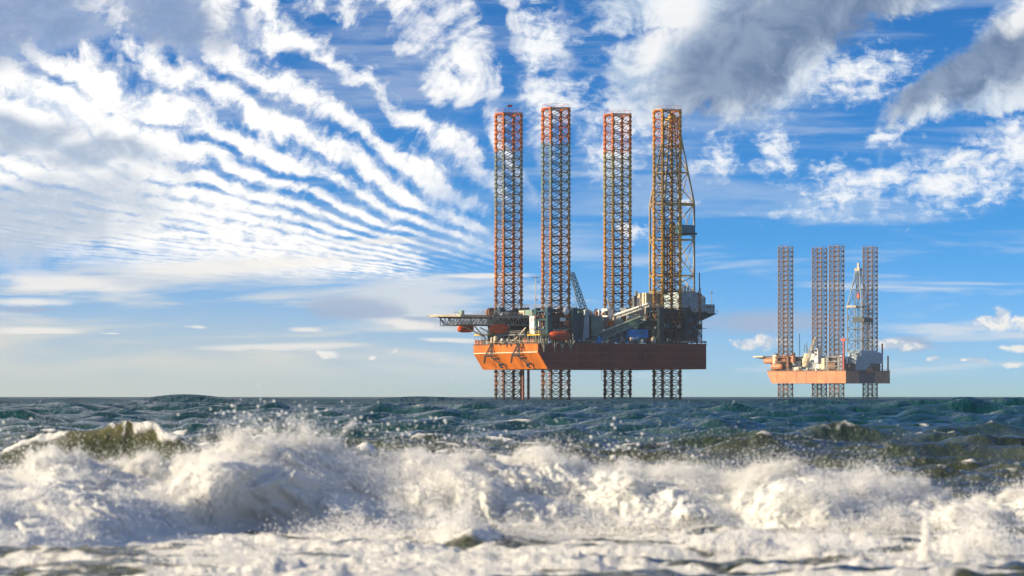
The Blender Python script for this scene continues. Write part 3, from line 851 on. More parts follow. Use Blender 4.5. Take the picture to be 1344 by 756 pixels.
def deck_clutter(rig, X0, X1, Y0, Y1, w0, w1, n, mats, seed, size=(2, 6), hs=(2, 7)):
    """tanks, boxes, pipes and lamp posts standing about on deck"""
    rs = random.Random(seed)
    for i in range(n):
        w = rs.uniform(w0, w1); X = rs.uniform(X0, X1); Yb = Y1; m = MATS[rs.choice(mats)]
        p = rig.pt(X, Yb, w); s_ = 1.0 if rig.cy < 2000 else 1.9
        t = rs.random()
        if t < 0.45:
            sx, sz = rs.uniform(*size) * 0.28 * s_, rs.uniform(*hs) * 0.28 * s_
            mb = MB().box(-sx / 2, sx / 2, 0, rs.uniform(1, 2.2), 0, sz)
            mb.box(-sx * 0.3, sx * 0.2, 0.2, 0.9, sz, sz + rs.uniform(0.1, 0.5))
            mb.obj('deck_box', m, rig.root, p)
        elif t < 0.65:
            r = rs.uniform(0.5, 0.9); hgt = rs.uniform(*hs) * 0.25 * s_
            mb = MB().bar((0, 0, 0), (0, 0, hgt), r, 10); mb.bar((0, 0, hgt), (0, 0, hgt + r * 0.5), r, 10, r * 0.3)
            mb.obj('tank', m, rig.root, p)
        elif t < 0.82:
            hgt = rs.uniform(*hs) * 0.35 * s_
            mb = MB().bar((0, 0, 0), (0, 0, hgt), 0.12, 6); mb.bar((-0.4, 0, hgt), (0.6, 0, hgt), 0.10); mb.bar((0.6, 0, hgt), (0.6, 0, hgt - 0.6), 0.10)
            mb.obj('vent_pipe', m, rig.root, p)
        else:
            ln = rs.uniform(3, 7); mb = MB()
            for k in range(5): mb.bar((0, 0.3 * k, 0.3 + 0.25 * (k % 2)), (ln, 0.3 * k, 0.3 + 0.25 * (k % 2)), 0.11, 6)
            for xx in (0.5, ln - 0.5): mb.box(xx, xx + 0.15, -0.2, 1.5, 0, 0.2)
            mb.obj('pipe_stack', m, rig.root, p)

def derrick(rig, uc, wc, zb, z_mid, z_top, half, top_half, mat, lev, parent):
    """lattice derrick: parallel lower body, tapering head, X-braced bays, crown, monkey board"""
    root = MB().box(-half - 0.6, half + 0.6, -half - 0.6, half + 0.6, zb - 0.7, zb - 0.05).obj('derrick', MATS['grey_steel'], parent, (uc, wc, 0))
    m = MATS[mat]
    def hw(z): return half if z <= z_mid else half + (top_half - half) * (z - z_mid) / (z_top - z_mid)
    for sx in (-1, 1):
        for sy in (-1, 1):
            mb = MB(); mb.bar((sx * half, sy * half, zb), (sx * half, sy * half, z_mid), 0.40)
            mb.bar((sx * half, sy * half, z_mid), (sx * top_half, sy * top_half, z_top), 0.38, 4, 0.3)
            mb.obj('derrick_leg', m, root)
    for i in range(len(lev)):
        z1 = lev[i]; h1 = hw(z1); mb = MB()
        for s_ in (-1, 1):
            mb.bar((-h1, s_ * h1, z1), (h1, s_ * h1, z1), 0.28); mb.bar((s_ * h1, -h1, z1), (s_ * h1, h1, z1), 0.28)
        mb.obj('derrick_girt', m, root)
        if i + 1 < len(lev):
            z2 = lev[i + 1]; h2 = hw(z2); zm = (z1 + z2) / 2; hm = hw(zm)
            for f in range(4):
                mb = MB(); s_ = -1 if f < 2 else 1
                for (A, B, C, D) in ((-h1, z1, h2, z2), (h1, z1, -h2, z2)):
                    if f % 2 == 0: mb.bar((A, s_ * h1, B), (C, s_ * h2, D), 0.20)
                    else: mb.bar((s_ * h1, A, B), (s_ * h2, C, D), 0.20)
                mb.obj('derrick_brace', m, root)
    return root, hw

# ------------------------------------------------------------------ near rig
def make_near_rig():
    R = Rig('jackup_rig', 28.66, 1400.0, 23.5, 'large near jack-up drilling rig with orange bow, red-shaded side and four lattice legs')
    root = R.root; M = MATS
    ZT, ZB, ZR = 20.4, 11.5, 17.5; UB, US, WN, WF = -34.0, 33.0, -29.5, 29.5
    # hull: raked bow, vertical sides
    hull = MB().prism([(UB, ZT), (UB, ZR), (UB + 3.8, ZB), (US, ZB), (US, ZT)], WN, WF).obj('hull', M['orange_hull'], root)
    bel = MB().prism([(UB - 0.10, ZR + 0.18), (UB - 0.10, ZR - 0.18), (UB, ZR - 0.16), (UB, ZR + 0.16)], WN + 0.3, WF - 0.3).obj('belting', M['cream_paint'], hull)
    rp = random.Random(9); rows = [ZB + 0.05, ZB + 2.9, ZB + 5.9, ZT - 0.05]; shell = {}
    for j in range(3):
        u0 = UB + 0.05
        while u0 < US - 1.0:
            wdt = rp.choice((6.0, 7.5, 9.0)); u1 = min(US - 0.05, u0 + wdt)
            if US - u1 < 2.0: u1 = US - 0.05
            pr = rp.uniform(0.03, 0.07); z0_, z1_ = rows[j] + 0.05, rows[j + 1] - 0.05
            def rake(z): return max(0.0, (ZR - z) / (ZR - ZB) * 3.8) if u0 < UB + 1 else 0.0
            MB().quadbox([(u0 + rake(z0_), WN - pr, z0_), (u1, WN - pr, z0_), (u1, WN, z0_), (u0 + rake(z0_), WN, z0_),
                          (u0 + rake(z1_), WN - pr, z1_), (u1, WN - pr, z1_), (u1, WN, z1_), (u0 + rake(z1_), WN, z1_)]).obj('shell_shade_plate', M['side_shade_red'], hull)  # plates carry the side's shade as darker paint
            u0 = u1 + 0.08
    edge = MB()
    edge.box(UB - 0.15, US + 0.15, WN - 0.15, WN + 0.3, ZT, ZT + 0.35); edge.box(UB - 0.15, US + 0.15, WF - 0.3, WF + 0.15, ZT, ZT + 0.35)
    edge.box(UB - 0.15, UB + 0.3, WN + 0.3, WF - 0.3, ZT, ZT + 0.35); edge.box(US - 0.3, US + 0.15, WN + 0.3, WF - 0.3, ZT, ZT + 0.35)
    edge.obj('deck_edge', M['rust'], hull)
    MB().box(UB + 0.3, US - 0.3, WN + 0.3, WF - 0.3, ZT + 0.02, ZT + 0.12).obj('main_deck', M['deck_teal'], hull)
    R.rail((UB, WN + 0.1, ZT + 0.3), (US, WN + 0.1, ZT + 0.3), 'grey_steel')
    R.rail((UB, WN + 0.1, ZT + 0.3), (UB, WF - 0.1, ZT + 0.3), 'cream_paint')
    R.rail((US, WN + 0.1, ZT + 0.3), (US, WF - 0.1, ZT + 0.3), 'dark_steel')
    # legs
    rear = MB()
    for X, w, Y, mt in ((667.5, 21.6, 149.5, 'leg_paint'), (729.5, -21.6, 142.5, 'leg_paint_green'), (810.5, 21.6, 150.5, 'leg_paint_ochre'), (875.5, -21.6, 145.0, 'leg_paint_gold')):
        make_leg(R, X, w, Y, 7.15, 3.32, mt, True, rear)
    o = rear.obj('rear_cross_braces', M['brace_paint'], root); tag(o, kind='stuff')
    # small flag on the far bow leg
    p = R.pt(666, 142, 21.6)
    fl = MB().bar((p.x, p.y, p.z - 2.2), (p.x, p.y, p.z + 1.4), 0.07).obj('flagpole', M['mast_grey'], root)
    MB().box(p.x + 0.1, p.x + 2.0, p.y - 0.03, p.y + 0.03, p.z + 0.5, p.z + 1.3).obj('flag', M['red_sign'], fl)
    # jack houses round the legs
    for (X, w, Yt, mt) in ((667.5, 21.6, 404, 'dark_steel'), (729.5, -21.6, 404, 'deck_teal'), (810.5, 21.6, 408, 'grey_steel'), (875.5, -21.6, 404, 'dark_steel')):
        u = R.u(X, w); zt = R.z(Yt, u, w); jr = MB()
        for (x0, x1, y0, y1) in ((-5.8, 5.8, -5.8, -4.2), (-5.8, 5.8, 4.2, 5.8), (-5.8, -4.2, -4.2, 4.2), (4.2, 5.8, -4.2, 4.2)):
            jr.box(u + x0, u + x1, w + y0, w + y1, ZT + 0.12, ZT + 0.7)
        jh = jr.obj('jack_house', M[mt], root)
        for sx in (-1, 1):
            for sy in (-1, 1):
                x, y = u + sx * 5.0, w + sy * 5.0
                MB().box(x - 0.9, x + 0.9, y - 0.9, y + 0.9, ZT + 0.7, zt).obj('jack_post', M[mt], jh)
        fr = MB()
        for k in range(4):
            zz = ZT + 0.1 + (zt - ZT) * (k + 0.7) / 4.2
            fr.box(u - 5.7, u + 5.7, w - 5.6, w - 5.2, zz, zz + 0.5); fr.box(u - 5.6, u - 5.2, w - 5.2, w + 5.2, zz, zz + 0.5)
            fr.box(u - 5.7, u + 5.7, w + 5.2, w + 5.6, zz, zz + 0.5); fr.box(u + 5.2, u + 5.6, w - 5.2, w + 5.2, zz, zz + 0.5)
        fr.obj('jack_frame', M[mt], jh)
        for sx in (-1, 1):
            for sy in (-1, 1):
                for k in range(3):
                    zz = ZT + 1.2 + (zt - ZT - 3) * k / 2.6
                    MB().bar((u + sx * 3.6 + sx * 1.4, w + sy * 3.6, zz + 0.8), (u + sx * 6.6, w + sy * 3.6, zz + 0.8), 0.55, 8).obj('jack_motor', M['grey_steel' if k % 2 else 'rust'], jh)
        R.rail((u - 5.6, w - 5.5, zt), (u + 5.6, w - 5.5, zt), 'mast_grey', parent=jh)
        R.rail((u - 5.6, w - 5.5, zt), (u - 5.6, w + 5.5, zt), 'mast_grey', parent=jh)
    # ---- helideck cantilevered over the bow
    wc = 8.0; z0 = R.z(416.6, -38, wc)
    cu = R.u(630, wc); cx = cu
    hd = MB()
    ul = R.u(566, wc)
    rad = 11.5
    poly = [(ul + rad + rad * math.cos(a_), wc + rad * math.sin(a_)) for a_ in [math.radians(22.5 + 45 * k) for k in range(8)]]
    hd.plate(poly, z0, z0 + 0.75)
    deck = hd.obj('helideck', M['cream_paint'], root)
    ext = MB().box(ul + 2 * rad - 1.5, R.u(697, wc), wc - 7, wc + 7, z0 + 0.02, z0 + 0.70).obj('helideck_bridge', M['grey_steel'], deck)
    net = MB()
    for k in range(8):
        (xa, ya), (xb_, yb) = poly[k], poly[(k + 1) % 8]
        ca = (ul + rad, wc)
        oa = (xa + (xa - ca[0]) * 0.10, ya + (ya - ca[1]) * 0.10); ob = (xb_ + (xb_ - ca[0]) * 0.10, yb + (yb - ca[1]) * 0.10)
        net.bar((oa[0], oa[1], z0 + 0.5), (ob[0], ob[1], z0 + 0.5), 0.06); net.bar((xa, ya, z0 + 0.4), (oa[0], oa[1], z0 + 0.5), 0.06)
        for t in (0.25, 0.5, 0.75):
            net.bar((xa + (xb_ - xa) * t, ya + (yb - ya) * t, z0 + 0.4), (oa[0] + (ob[0] - oa[0]) * t, oa[1] + (ob[1] - oa[1]) * t, z0 + 0.5), 0.04)
    net.obj('safety_net_frame', M['mast_grey'], deck)
    # trusses below the helideck, in five parallel planes
    ua = R.u(588, wc); ue = R.u(697, wc); zl = R.z(427, -38, wc)
    for wi, wo in enumerate((-7.5, -3.7, 0.0, 3.7, 7.5)):
        tr = MB(); n = 16; w = wc + wo
        tr.bar((ua, w, zl), (ue, w, zl), 0.18); tr.bar((ul + 3 + abs(wo) * 0.5, w, z0 - 0.15), (ue, w, z0 - 0.15), 0.16)
        tr.bar((ul + 3 + abs(wo) * 0.5, w, z0 - 0.15), (ua, w, zl), 0.13)
        for k in range(n):
            x0 = ua + (ue - ua) * k / n; x1 = ua + (ue - ua) * (k + 1) / n
            tr.bar((x0, w, zl), (x0, w, z0 - 0.1), 0.10)
            tr.bar((x0, w, zl), (x1, w, z0 - 0.1), 0.10) if k % 2 else tr.bar((x0, w, z0 - 0.1), (x1, w, zl), 0.10)
        tr.obj('helideck_truss', M['mast_grey' if wi < 2 else 'dark_steel'], deck)
    cr_ = MB()
    for k in range(9):
        x0 = ua + (ue - ua) * k / 8
        cr_.bar((x0, wc - 7.5, zl), (x0, wc + 7.5, zl), 0.12); cr_.bar((x0, wc - 7.5, zl), (min(ue, x0 + 3), wc + 7.5, z0 - 0.1), 0.09)
    cr_.obj('helideck_crossbeam', M['grey_steel'], deck)
    # raking struts down to the bow
    for (X0, Y0, X1, Y1, w) in ((622, 427, 642, 450, 14), (606, 427, 634, 441, 18), (640, 427, 655, 450, 4), (652, 427, 645, 450, 8), (668, 427, 676, 450, -4), (660, 427, 690, 450, 0), (690, 430, 672, 450, -10), (676, 438, 690, 449, -12), (630, 430, 650, 440, 10)):
        R.bars('helideck_strut', [(X0, Y0, X1, Y1)], w, 0.22, 'cream_paint' if X0 % 4 else 'dark_steel', deck)
    R.rail((R.u(612, wc), wc - 7, z0 + 0.7), (ue, wc - 7, z0 + 0.7), 'mast_grey', parent=deck)
    R.block('helideck_hut', 606, 609.5, 407.5, 415, 8, 3, 'pale_green', deck)
    R.bars('antenna', [(598, 415, 598, 407), (595, 410, 603, 410), (602, 415, 602, 409), (634, 415, 634, 404), (636, 408, 632, 408)], 8, 0.07, 'mast_grey', deck)
    # ---- accommodation under and behind the helideck
    AW = 4.0
    acc = R.block('accommodation_block', 666, 697, 417.5, 443, AW, 18, 'dark_steel')
    a0, a1 = R.pt(666, 443, AW), R.pt(697, 417.5, AW)
    for lv in range(3):
        zz = a0.z + (a1.z - a0.z) * (0.18 + 0.30 * lv)
        MB().box(a0.x - 0.25, a1.x, AW - 0.3, AW, zz - 0.75, zz - 0.6).obj('walkway', M['grey_steel'], acc)
        for k in range(6):
            uu = a0.x + (a1.x - a0.x) * (k + 0.3) / 6
            MB().box(uu, uu + 0.8, AW - 0.06, AW + 0.1, zz, zz + 0.7).obj('window', M['glass_dark'], acc)
        for k in range(7):
            ww = AW + 0.7 + 2.5 * k
            MB().box(a0.x - 0.06, a0.x + 0.1, ww, ww + 0.8, zz, zz + 0.7).obj('window', M['glass_dark'], acc)
    R.block('deck_module', 668, 680, 409, 415.5, AW + 2, 8, 'dark_steel', acc)
    R.block('deck_module', 688, 694, 407.5, 414, AW + 1, 5, 'cream_paint', acc)
    R.block('deck_module', 698, 706, 406.5, 413.5, -12, 6, 'pale_green', acc)
    # white tower house with six windows
    wt = R.block('tower_house', 707, 716, 414.5, 438.5, -18, 8.2, 'white_paint')
    b0 = R.pt(707, 438.5, -18); b1 = R.pt(716, 414.5, -18)
    for lv in (0.30, 0.80):
        for k in range(3):
            ww = -18 + 1.7 + 1.9 * k; zz = b0.z + (b1.z - b0.z) * lv
            MB().box(b0.x - 0.06, b0.x + 0.1, ww, ww + 0.85, zz - 0.45, zz + 0.45).obj('window', M['rust'], wt)
    MB().box(b0.x - 0.3, b1.x + 0.3, -18.3, -9.5, b1.z, b1.z + 0.3).obj('roof', M['grey_steel'], wt)
    R.rail((b0.x, -18, b1.z + 0.3), (b0.x, -9.8, b1.z + 0.3), 'mast_grey', parent=wt)
    # tall T mast
    R.bars('radio_mast', [(703, 413, 703, 363), (697, 364, 709, 364), (705, 370, 708, 370), (703, 395, 706, 392)], -12, 0.16, 'cream_paint')
    # ---- bow: yellow platforms, mooring gear and crew rail
    for (X0, X1, w, mt) in ((624, 644, 23, 'yellow_paint'), (694, 711, -28.5, 'yellow_paint'), (655, 690, 2, 'grey_steel')):
        w0 = w; p = R.pt(X0, 440.5, w0); uu = UB
        wa = R.w(X0, uu + 0.2); wb = R.w(X1, uu + 0.2)
        zz = R.z(440.3, uu, (wa + wb) / 2); lo, hi = min(wa, wb), max(wa, wb)
        pf = MB().box(uu - 0.4, uu + 3.0, lo, hi, zz, zz + 0.45).obj('bow_platform', M[mt], root)
        n = 5
        for k in range(n + 1):
            ww = lo + (hi - lo) * k / n
            for du in (0, 2.8): MB().bar((uu + du, ww, ZT), (uu + du, ww, zz), 0.13).obj('platform_post', M['mast_grey'], pf)
        R.rail((uu - 0.3, lo, zz + 0.45), (uu - 0.3, hi, zz + 0.45), 'yellow_paint' if mt == 'yellow_paint' else 'mast_grey', parent=pf)
    for (X, mt) in ((628, 'red_sign'), (633, 'red_sign'), (692, 'red_sign'), (701, 'orange_hull'), (650, 'rust'), (662, 'cream_paint'), (674, 'cream_paint'), (683, 'rust')):
        w = R.w(X, UB + 1.5)
        MB().bar((UB + 1.6, w - 0.9, ZT + 1.0), (UB + 1.6, w + 0.9, ZT + 1.0), 0.85, 10).box(UB + 0.7, UB + 2.5, w - 1.2, w - 0.95, ZT + 0.1, ZT + 2.0).box(UB + 0.7, UB + 2.5, w + 0.95, w + 1.2, ZT + 0.1, ZT + 2.0).obj('mooring_winch', M[mt], root)
    for X in (645, 680.5):
        w = R.w(X, UB - 0.4)
        ar = MB(); top = Vector((UB - 0.35, w, ZT + 0.4)); kn = ZR - 1.1
        for s_ in (-1, 1):
            ar.bar(top + Vector((0, s_ * 0.4, 0)), (UB - 1.5, w + s_ * 3.4, kn), 0.24)
            ar.bar((UB - 1.5, w + s_ * 3.4, kn), (UB + 0.2, w + s_ * 3.4, kn), 0.2)
            ar.bar((UB - 0.3, w + s_ * 0.3, ZT), (UB - 1.4, w + s_ * 1.7, kn + 0.3), 0.16)
        ar.bar((UB - 1.5, w - 3.4, kn), (UB - 1.5, w + 3.4, kn), 0.28); ar.bar((UB - 0.9, w - 1.9, kn + 1.8), (UB - 0.9, w + 1.9, kn + 1.8), 0.18)
        rk = ar.obj('anchor_rack', M['dark_steel'], root)
        an = MB(); an.bar((UB - 1.7, w - 0.4, kn + 0.4), (UB + 1.6, w - 5.4, ZB + 1.4), 0.28)
        an.bar((UB + 0.6, w - 4.6, ZB + 1.5), (UB + 2.0, w - 6.3, ZB + 2.0), 0.36); an.bar((UB + 1.2, w - 4.2, ZB + 1.1), (UB + 1.4, w - 6.2, ZB + 0.6), 0.36)
        an.bar((UB - 1.6, w + 3.0, kn - 0.2), (UB - 1.2, w + 4.6, kn - 2.6), 0.35)
        an.obj('anchor', M['dark_steel'], rk)
    # davits below the near lifeboat and small brackets on the side
    for X in (714, 728, 738, 749):
        R.bars('davit', [(X - 6, 446, X, 448), (X, 446, X, 462, -30.1), (X - 5, 447, X, 457, -30.4), (X + 5, 447, X, 457, -30.4), (X - 4, 442, X - 4, 447), (X + 3, 438, X + 3, 447)], -30.6, 0.15, 'mast_grey')
    for X, Yb in ((762, 470), (843, 473), (778, 462), (801, 492), (789, 500)):
        R.bars('hanging_hose', [(X, 451, X + 0.6, Yb)], -29.9, 0.07, 'dark_steel')
    # ---- block of machinery by the near bow leg
    R.block('machinery_house', 718, 764, 411, 449, -18, 14, 'deck_teal')
    R.block('machinery_house', 756, 772, 405, 449, -12, 16, 'deck_green')
    R.block('store_house', 718, 735, 430, 447, -25.5, 5, 'dark_steel')
    sgn = R.block('sign_board', 735.5, 742.5, 417, 421.5, -27.6, 0.3, 'white_paint')
    R.block('sign_board', 714.5, 721.5, 410.5, 413, -27.6, 0.3, 'blue_grey')
    p = R.pt(743, 408.5, -27.5)
    dm = MB(); nk = 14
    for i in range(5):
        rr = 1.35 * math.cos(i * math.pi / 10); off = -0.55 * math.sin(i * math.pi / 10)
        for k in range(nk): dm.v.append((rr * math.cos(2 * math.pi * k / nk), off, rr * math.sin(2 * math.pi * k / nk)))
    for i in range(4):
        for k in range(nk):
            j = (k + 1) % nk; dm.f.append((i * nk + k, i * nk + j, (i + 1) * nk + j, (i + 1) * nk + k))
    dm.f.append(tuple(range(4 * nk, 5 * nk))); dm.f.append(tuple(range(nk - 1, -1, -1)))
    dm.obj('radome', M['white_paint'], root, p, True)
    # ---- upright dark lattice crane
    cr1 = R.block('crane_house', 760, 771, 408, 420, -16, 4.5, 'deck_green')
    pe = R.pt(765, 449, -14)
    MB().bar((pe.x, -14, ZT), (pe.x, -14, R.z(419, pe.x, -14)), 1.5, 12).obj('pedestal', M['deck_green'], cr1)
    lattice_boom(R, 'boom', R.pt(767, 409, -14), R.pt(750.5, 358, -14), 2.0, 1.3, 'dark_steel', cr1, 14, 0.13)
    R.bars('luffing_cable', [(750.5, 358, 749.5, 368), (752, 362, 757, 404), (750, 372, 755, 404)], -14, 0.06, 'mast_grey', cr1)
    R.bars('gantry', [(757, 408, 755, 374), (755, 374, 752, 366)], -13, 0.09, 'cream_paint', cr1)
    MB().prism([tuple(R.pt(X, Y, -17)[i] for i in (0, 2)) for X, Y in ((764, 449), (773, 449), (773.5, 405.5), (768, 407))], -17, -14.5).obj('wind_wall', M['blue_grey'], root)
    R.block('deck_module', 769, 775, 420, 449, -4, 6, 'rust')
    # pale green gusset house and green deck boom
    MB().prism([tuple(R.pt(X, Y, -15)[i] for i in (0, 2)) for X, Y in ((777, 449), (791, 449), (791, 416), (776, 413))], -15, -10).obj('winch_house', M['pale_green'], root)
    R.block('winch_base', 776, 792, 441, 450, -16.5, 9, 'deck_green')
    gb = lattice_boom(R, 'pipe_boom', R.pt(789, 441, -19), R.pt(842, 419, -19), 2.4, 2.2, 'pale_green', root, 12, 0.28)
    # ---- bright white crane lying along the deck
    cr2 = R.block('crane_house', 797, 805, 405, 420, 2, 5, 'white_paint')
    pc = R.pt(800, 449, 4)
    MB().bar((pc.x, 4, ZT), (pc.x, 4, R.z(419, pc.x, 4)), 1.6, 12).obj('pedestal', M['cream_paint'], cr2)
    lattice_boom(R, 'boom', R.pt(804, 416.5, 4), R.pt(853, 399, -22), 1.5, 1.1, 'white_paint', cr2, 14, 0.27)
    MB().bar(R.pt(853, 400, -22), R.pt(853, 421, -22), 0.3).obj('boom_rest', M['grey_steel'], cr2)
    R.bars('a_frame', [(800, 405, 797, 391), (804, 405, 797, 391), (797, 391, 806, 415)], 2, 0.16, 'cream_paint', cr2)
    R.block('deck_module', 793, 800, 416, 432, -8, 6, 'grey_steel'); R.block('deck_module', 800, 806, 421, 428, -10, 4, 'orange_hull')
    R.block('deck_module', 806, 818, 419, 432, -6, 6, 'blue_grey'); R.block('deck_module', 818, 834, 424, 434, -4, 6, 'grey_steel')
    # cream deck house behind the near stern leg
    ch = R.block('deck_house', 848, 872, 384.5, 412, 8, 9, 'cream_paint')
    R.block('deck_house', 839, 850, 391, 412, 12, 8, 'white_paint')
    R.bars('exhaust_stack', [(835, 412, 835, 382), (832, 412, 832, 388)], 10, 0.5, 'grey_steel', k=8)
    R.block('deck_house', 822, 846, 404, 414, 4, 5, 'grey_steel')
    # ---- middle deck: green modules, blue container is its own thing
    R.block('mud_module', 838, 862, 421, 449, -18, 12, 'deck_green')
    cor = MB(); c0, c1 = R.pt(838, 449, -18), R.pt(862, 421, -18)
    for k in range(14):
        uu = c0.x + (c1.x - c0.x) * (k + 0.3) / 14; cor.box(uu, uu + 0.22, -18.18, -18.0, c0.z, c1.z)
    cor.obj('corrugation', M['deck_green'], root)
    R.block('mud_module', 792, 826, 434, 449, -12, 10, 'teal_panel')
    R.block('mud_module', 804, 822, 431, 449, -16, 4, 'teal_panel')
    R.block('deck_module', 812, 818, 434, 442, -17.5, 3, 'pale_green'); R.block('deck_module', 858, 864, 432, 443, -20, 3, 'pale_green')
    R.rail(R.pt(826, 421, -18), R.pt(864, 421, -18), 'mast_grey', h=1.6)
    pr = MB()
    for k in range(22):
        a_ = R.pt(828 + k * 1.6, 421, -17); pr.bar(a_, a_ + Vector((0, 0, 1.2 + 1.5 * ((k * 7) % 5) / 5)), 0.14)
    pr.obj('valve_rack', M['cream_paint'], root)
    # ---- drill floor, substructure and derrick at the stern
    R.block('substructure', 872, 916, 412, 449, -15, 24, 'dark_steel')
    sb = MB(); s0, s1 = R.pt(868, 450, -27.5), R.pt(921, 413, -27.5)
    for k in range(9):
        uu = s0.x + (s1.x - s0.x) * k / 8; sb.bar((uu, -27.5, ZT), (uu, -27.5, s1.z), 0.22)
        if k < 8:
            u2 = s0.x + (s1.x - s0.x) * (k + 1) / 8
            for j in range(3):
                za, zb_ = ZT + (s1.z - ZT) * j / 3, ZT + (s1.z - ZT) * (j + 1) / 3
                sb.bar((uu, -27.5, za), (u2, -27.5, zb_), 0.12); sb.bar((uu, -27.5, zb_), (u2, -27.5, zb_), 0.14)
    sb.obj('support_frame', M['dark_steel'], root)
    R.block('teal_tower', 900, 909, 416.5, 438, -26, 4, 'teal_panel')
    df = R.block('drill_floor_house', 891, 926, 390, 411, -14, 14, 'blue_grey')
    d0, d1 = R.pt(891, 411, -14), R.pt(926, 390, -14); zt2 = R.z(383.5, d0.x, -14)
    MB().prism([(d0.x, d1.z + 0.02), (d1.x, d1.z + 0.02), (d1.x - 2.6, zt2), (d0.x, zt2)], -13.7, -0.5).obj('roof', M['blue_grey'], df)
    pn = MB()
    for k in range(10):
        uu = d0.x + (d1.x - d0.x) * (k + 0.5) / 10; pn.box(uu, uu + 0.12, -14.08, -14.0, d0.z + 0.2, d1.z - 0.2)
    pn.obj('panel_rib', M['grey_steel'], df)
    MB().box(R.u(904, -14), R.u(906, -14), -14.1, -13.9, d0.z, d0.z + 2.6).obj('door', M['dark_steel'], df)
    cab = R.block('control_cabin', 926, 938, 399.5, 411, -14, 8, 'blue_grey')
    for X in (927.5, 931, 935.5):
        a_ = R.pt(X, 403, -14.05); MB().box(a_.x, a_.x + 0.7, -14.1, -13.9, a_.z - 0.5, a_.z + 0.5).obj('window', M['glass_dark'], cab)
    MB().prism([tuple(R.pt(X, Y, -15)[i] for i in (0, 2)) for X, Y in ((921, 421), (942, 411.2), (890, 411.2), (890, 421))], -15, -3).obj('cantilever_deck', M['dark_steel'], root)
    R.rail(R.pt(912, 411, -15), R.pt(942, 411, -15), 'mast_grey')
    R.rail((d0.x, -13.5, zt2), (d1.x - 3, -13.5, zt2), 'mast_grey', parent=df)
    R.bars('service_mast', [(919, 449, 919, 378), (917, 449, 917, 382), (917, 400, 919, 395), (917, 410, 919, 405), (917, 420, 919, 415), (917, 430, 919, 425), (917, 440, 919, 435), (918, 382, 918, 358), (915, 386, 921, 386)], -24, 0.22, 'rust')
    R.bars('lamp_arm', [(919, 431, 927, 431), (919, 392, 924, 390), (934, 399, 934, 382), (932, 384, 936, 384)], -16, 0.12, 'mast_grey')
    R.bars('vent_stack', [(895, 383, 895, 376), (899, 383, 899, 377), (903, 383, 903, 374)], -8, 0.35, 'grey_steel', k=8)
    wd = 2.0; ud = R.u(882, wd); half = 6.15
    zf = lambda Y: R.z(Y, ud, wd)
    dr, hw = derrick(R, ud, wd, zf(383), zf(268), zf(158), half, 1.6, 'derrick_paint', [zf(383), zf(362), zf(315), zf(268), zf(227), zf(192), zf(160)], root)
    cb = MB().box(-1.9, 1.9, -1.9, 1.9, zf(158), zf(155)).box(-1.2, 1.2, -0.5, 0.5, zf(155), zf(150)).obj('crown_block', M['yellow_paint'], dr)
    mk = MB(); mk.box(half * 0.15, half + 0.3, -half - 0.3, half * 0.6, zf(306), zf(296)); mk.obj('monkey_board', M['teal_panel'], dr)
    MB().box(half * 0.05, half + 0.8, -half - 0.9, half * 0.6, zf(308.5), zf(306.2)).obj('monkey_board_floor', M['dark_steel'], dr)
    MB().box(-half, half, -half - 0.5, -half + 0.9, zf(271), zf(269.2)).obj('derrick_platform', M['yellow_paint'], dr)
    R.rail((ud + 0.5, wd - half - 0.4, zf(269)), (ud + half, wd - half - 0.4, zf(269)), 'mast_grey')
    MB().box(half * 0.1, half + 0.2, -half - 0.4, -half + 0.6, zf(316.5), zf(314.5)).obj('derrick_platform', M['mast_grey'], dr)
    dl = MB()
    for (x, y) in ((0.6, 0.2), (-0.6, 0.2), (0.2, -0.5), (-0.2, 0.6), (2.9, 1.0), (3.5, -1.2)): dl.bar((x, y, zf(300)), (x * 0.5, y * 0.5, zf(158)), 0.07)
    dl.obj('drilling_line', M['dark_steel'], dr)
    MB().box(-1.0, 1.0, -0.6, 0.6, zf(302), zf(292)).bar((0, 0, zf(312)), (0, 0, zf(302)), 0.35, 8).obj('travelling_block', M['dark_steel'], dr)
    rk = MB()
    for k in range(18):
        rk.bar((-3.6 + 0.22 * k, -2.8 + 0.15 * (k % 5), zf(382)), (-3.5 + 0.22 * k, -2.4 + 0.15 * (k % 5), zf(302)), 0.09)
    rk.obj('drill_pipe_stand', M['rust'], dr)
    # conductor pipes below the bow
    for X in (686.5, 693.5):
        p = R.pt(X, 500, 6.0); mb = MB().bar((p.x, 6, -3), (p.x, 6, ZB), 0.48, 10)
        for zz in (2.5, 5.0, 7.5): mb.bar((p.x, 6, zz), (p.x, 6, zz + 0.35), 0.62, 10)
        mb.obj('intake_pipe', M['boot_paint'], root)
    # deck clutter
    mm = ['dark_steel', 'deck_teal', 'deck_green', 'grey_steel', 'blue_grey', 'rust']
    deck_clutter(R, 705, 925, 445, 450.3, -28.5, -24, 60, mm + ['cream_paint', 'teal_panel', 'white_paint', 'container_blue'], 3)
    deck_clutter(R, 640, 700, 445, 449.5, -20, 10, 26, mm + ['cream_paint', 'white_paint', 'cream_paint', 'yellow_paint'], 5, (2, 6), (3, 10))
    deck_clutter(R, 780, 870, 440, 421, -12, 0, 22, mm + ['cream_paint', 'white_paint'], 8, (2, 6), (2, 8))
    deck_clutter(R, 640, 695, 416, 415.8, 2, 14, 12, mm, 11, (3, 7), (3, 9))
    deck_clutter(R, 720, 765, 416, 411, -16, -6, 14, mm + ['white_paint', 'cream_paint'], 12, (2, 6), (2, 7))
    deck_clutter(R, 868, 918, 440, 432, -27, -16, 16, ['teal_panel', 'deck_green', 'blue_grey', 'rust', 'cream_paint'], 15, (3, 8), (3, 9))
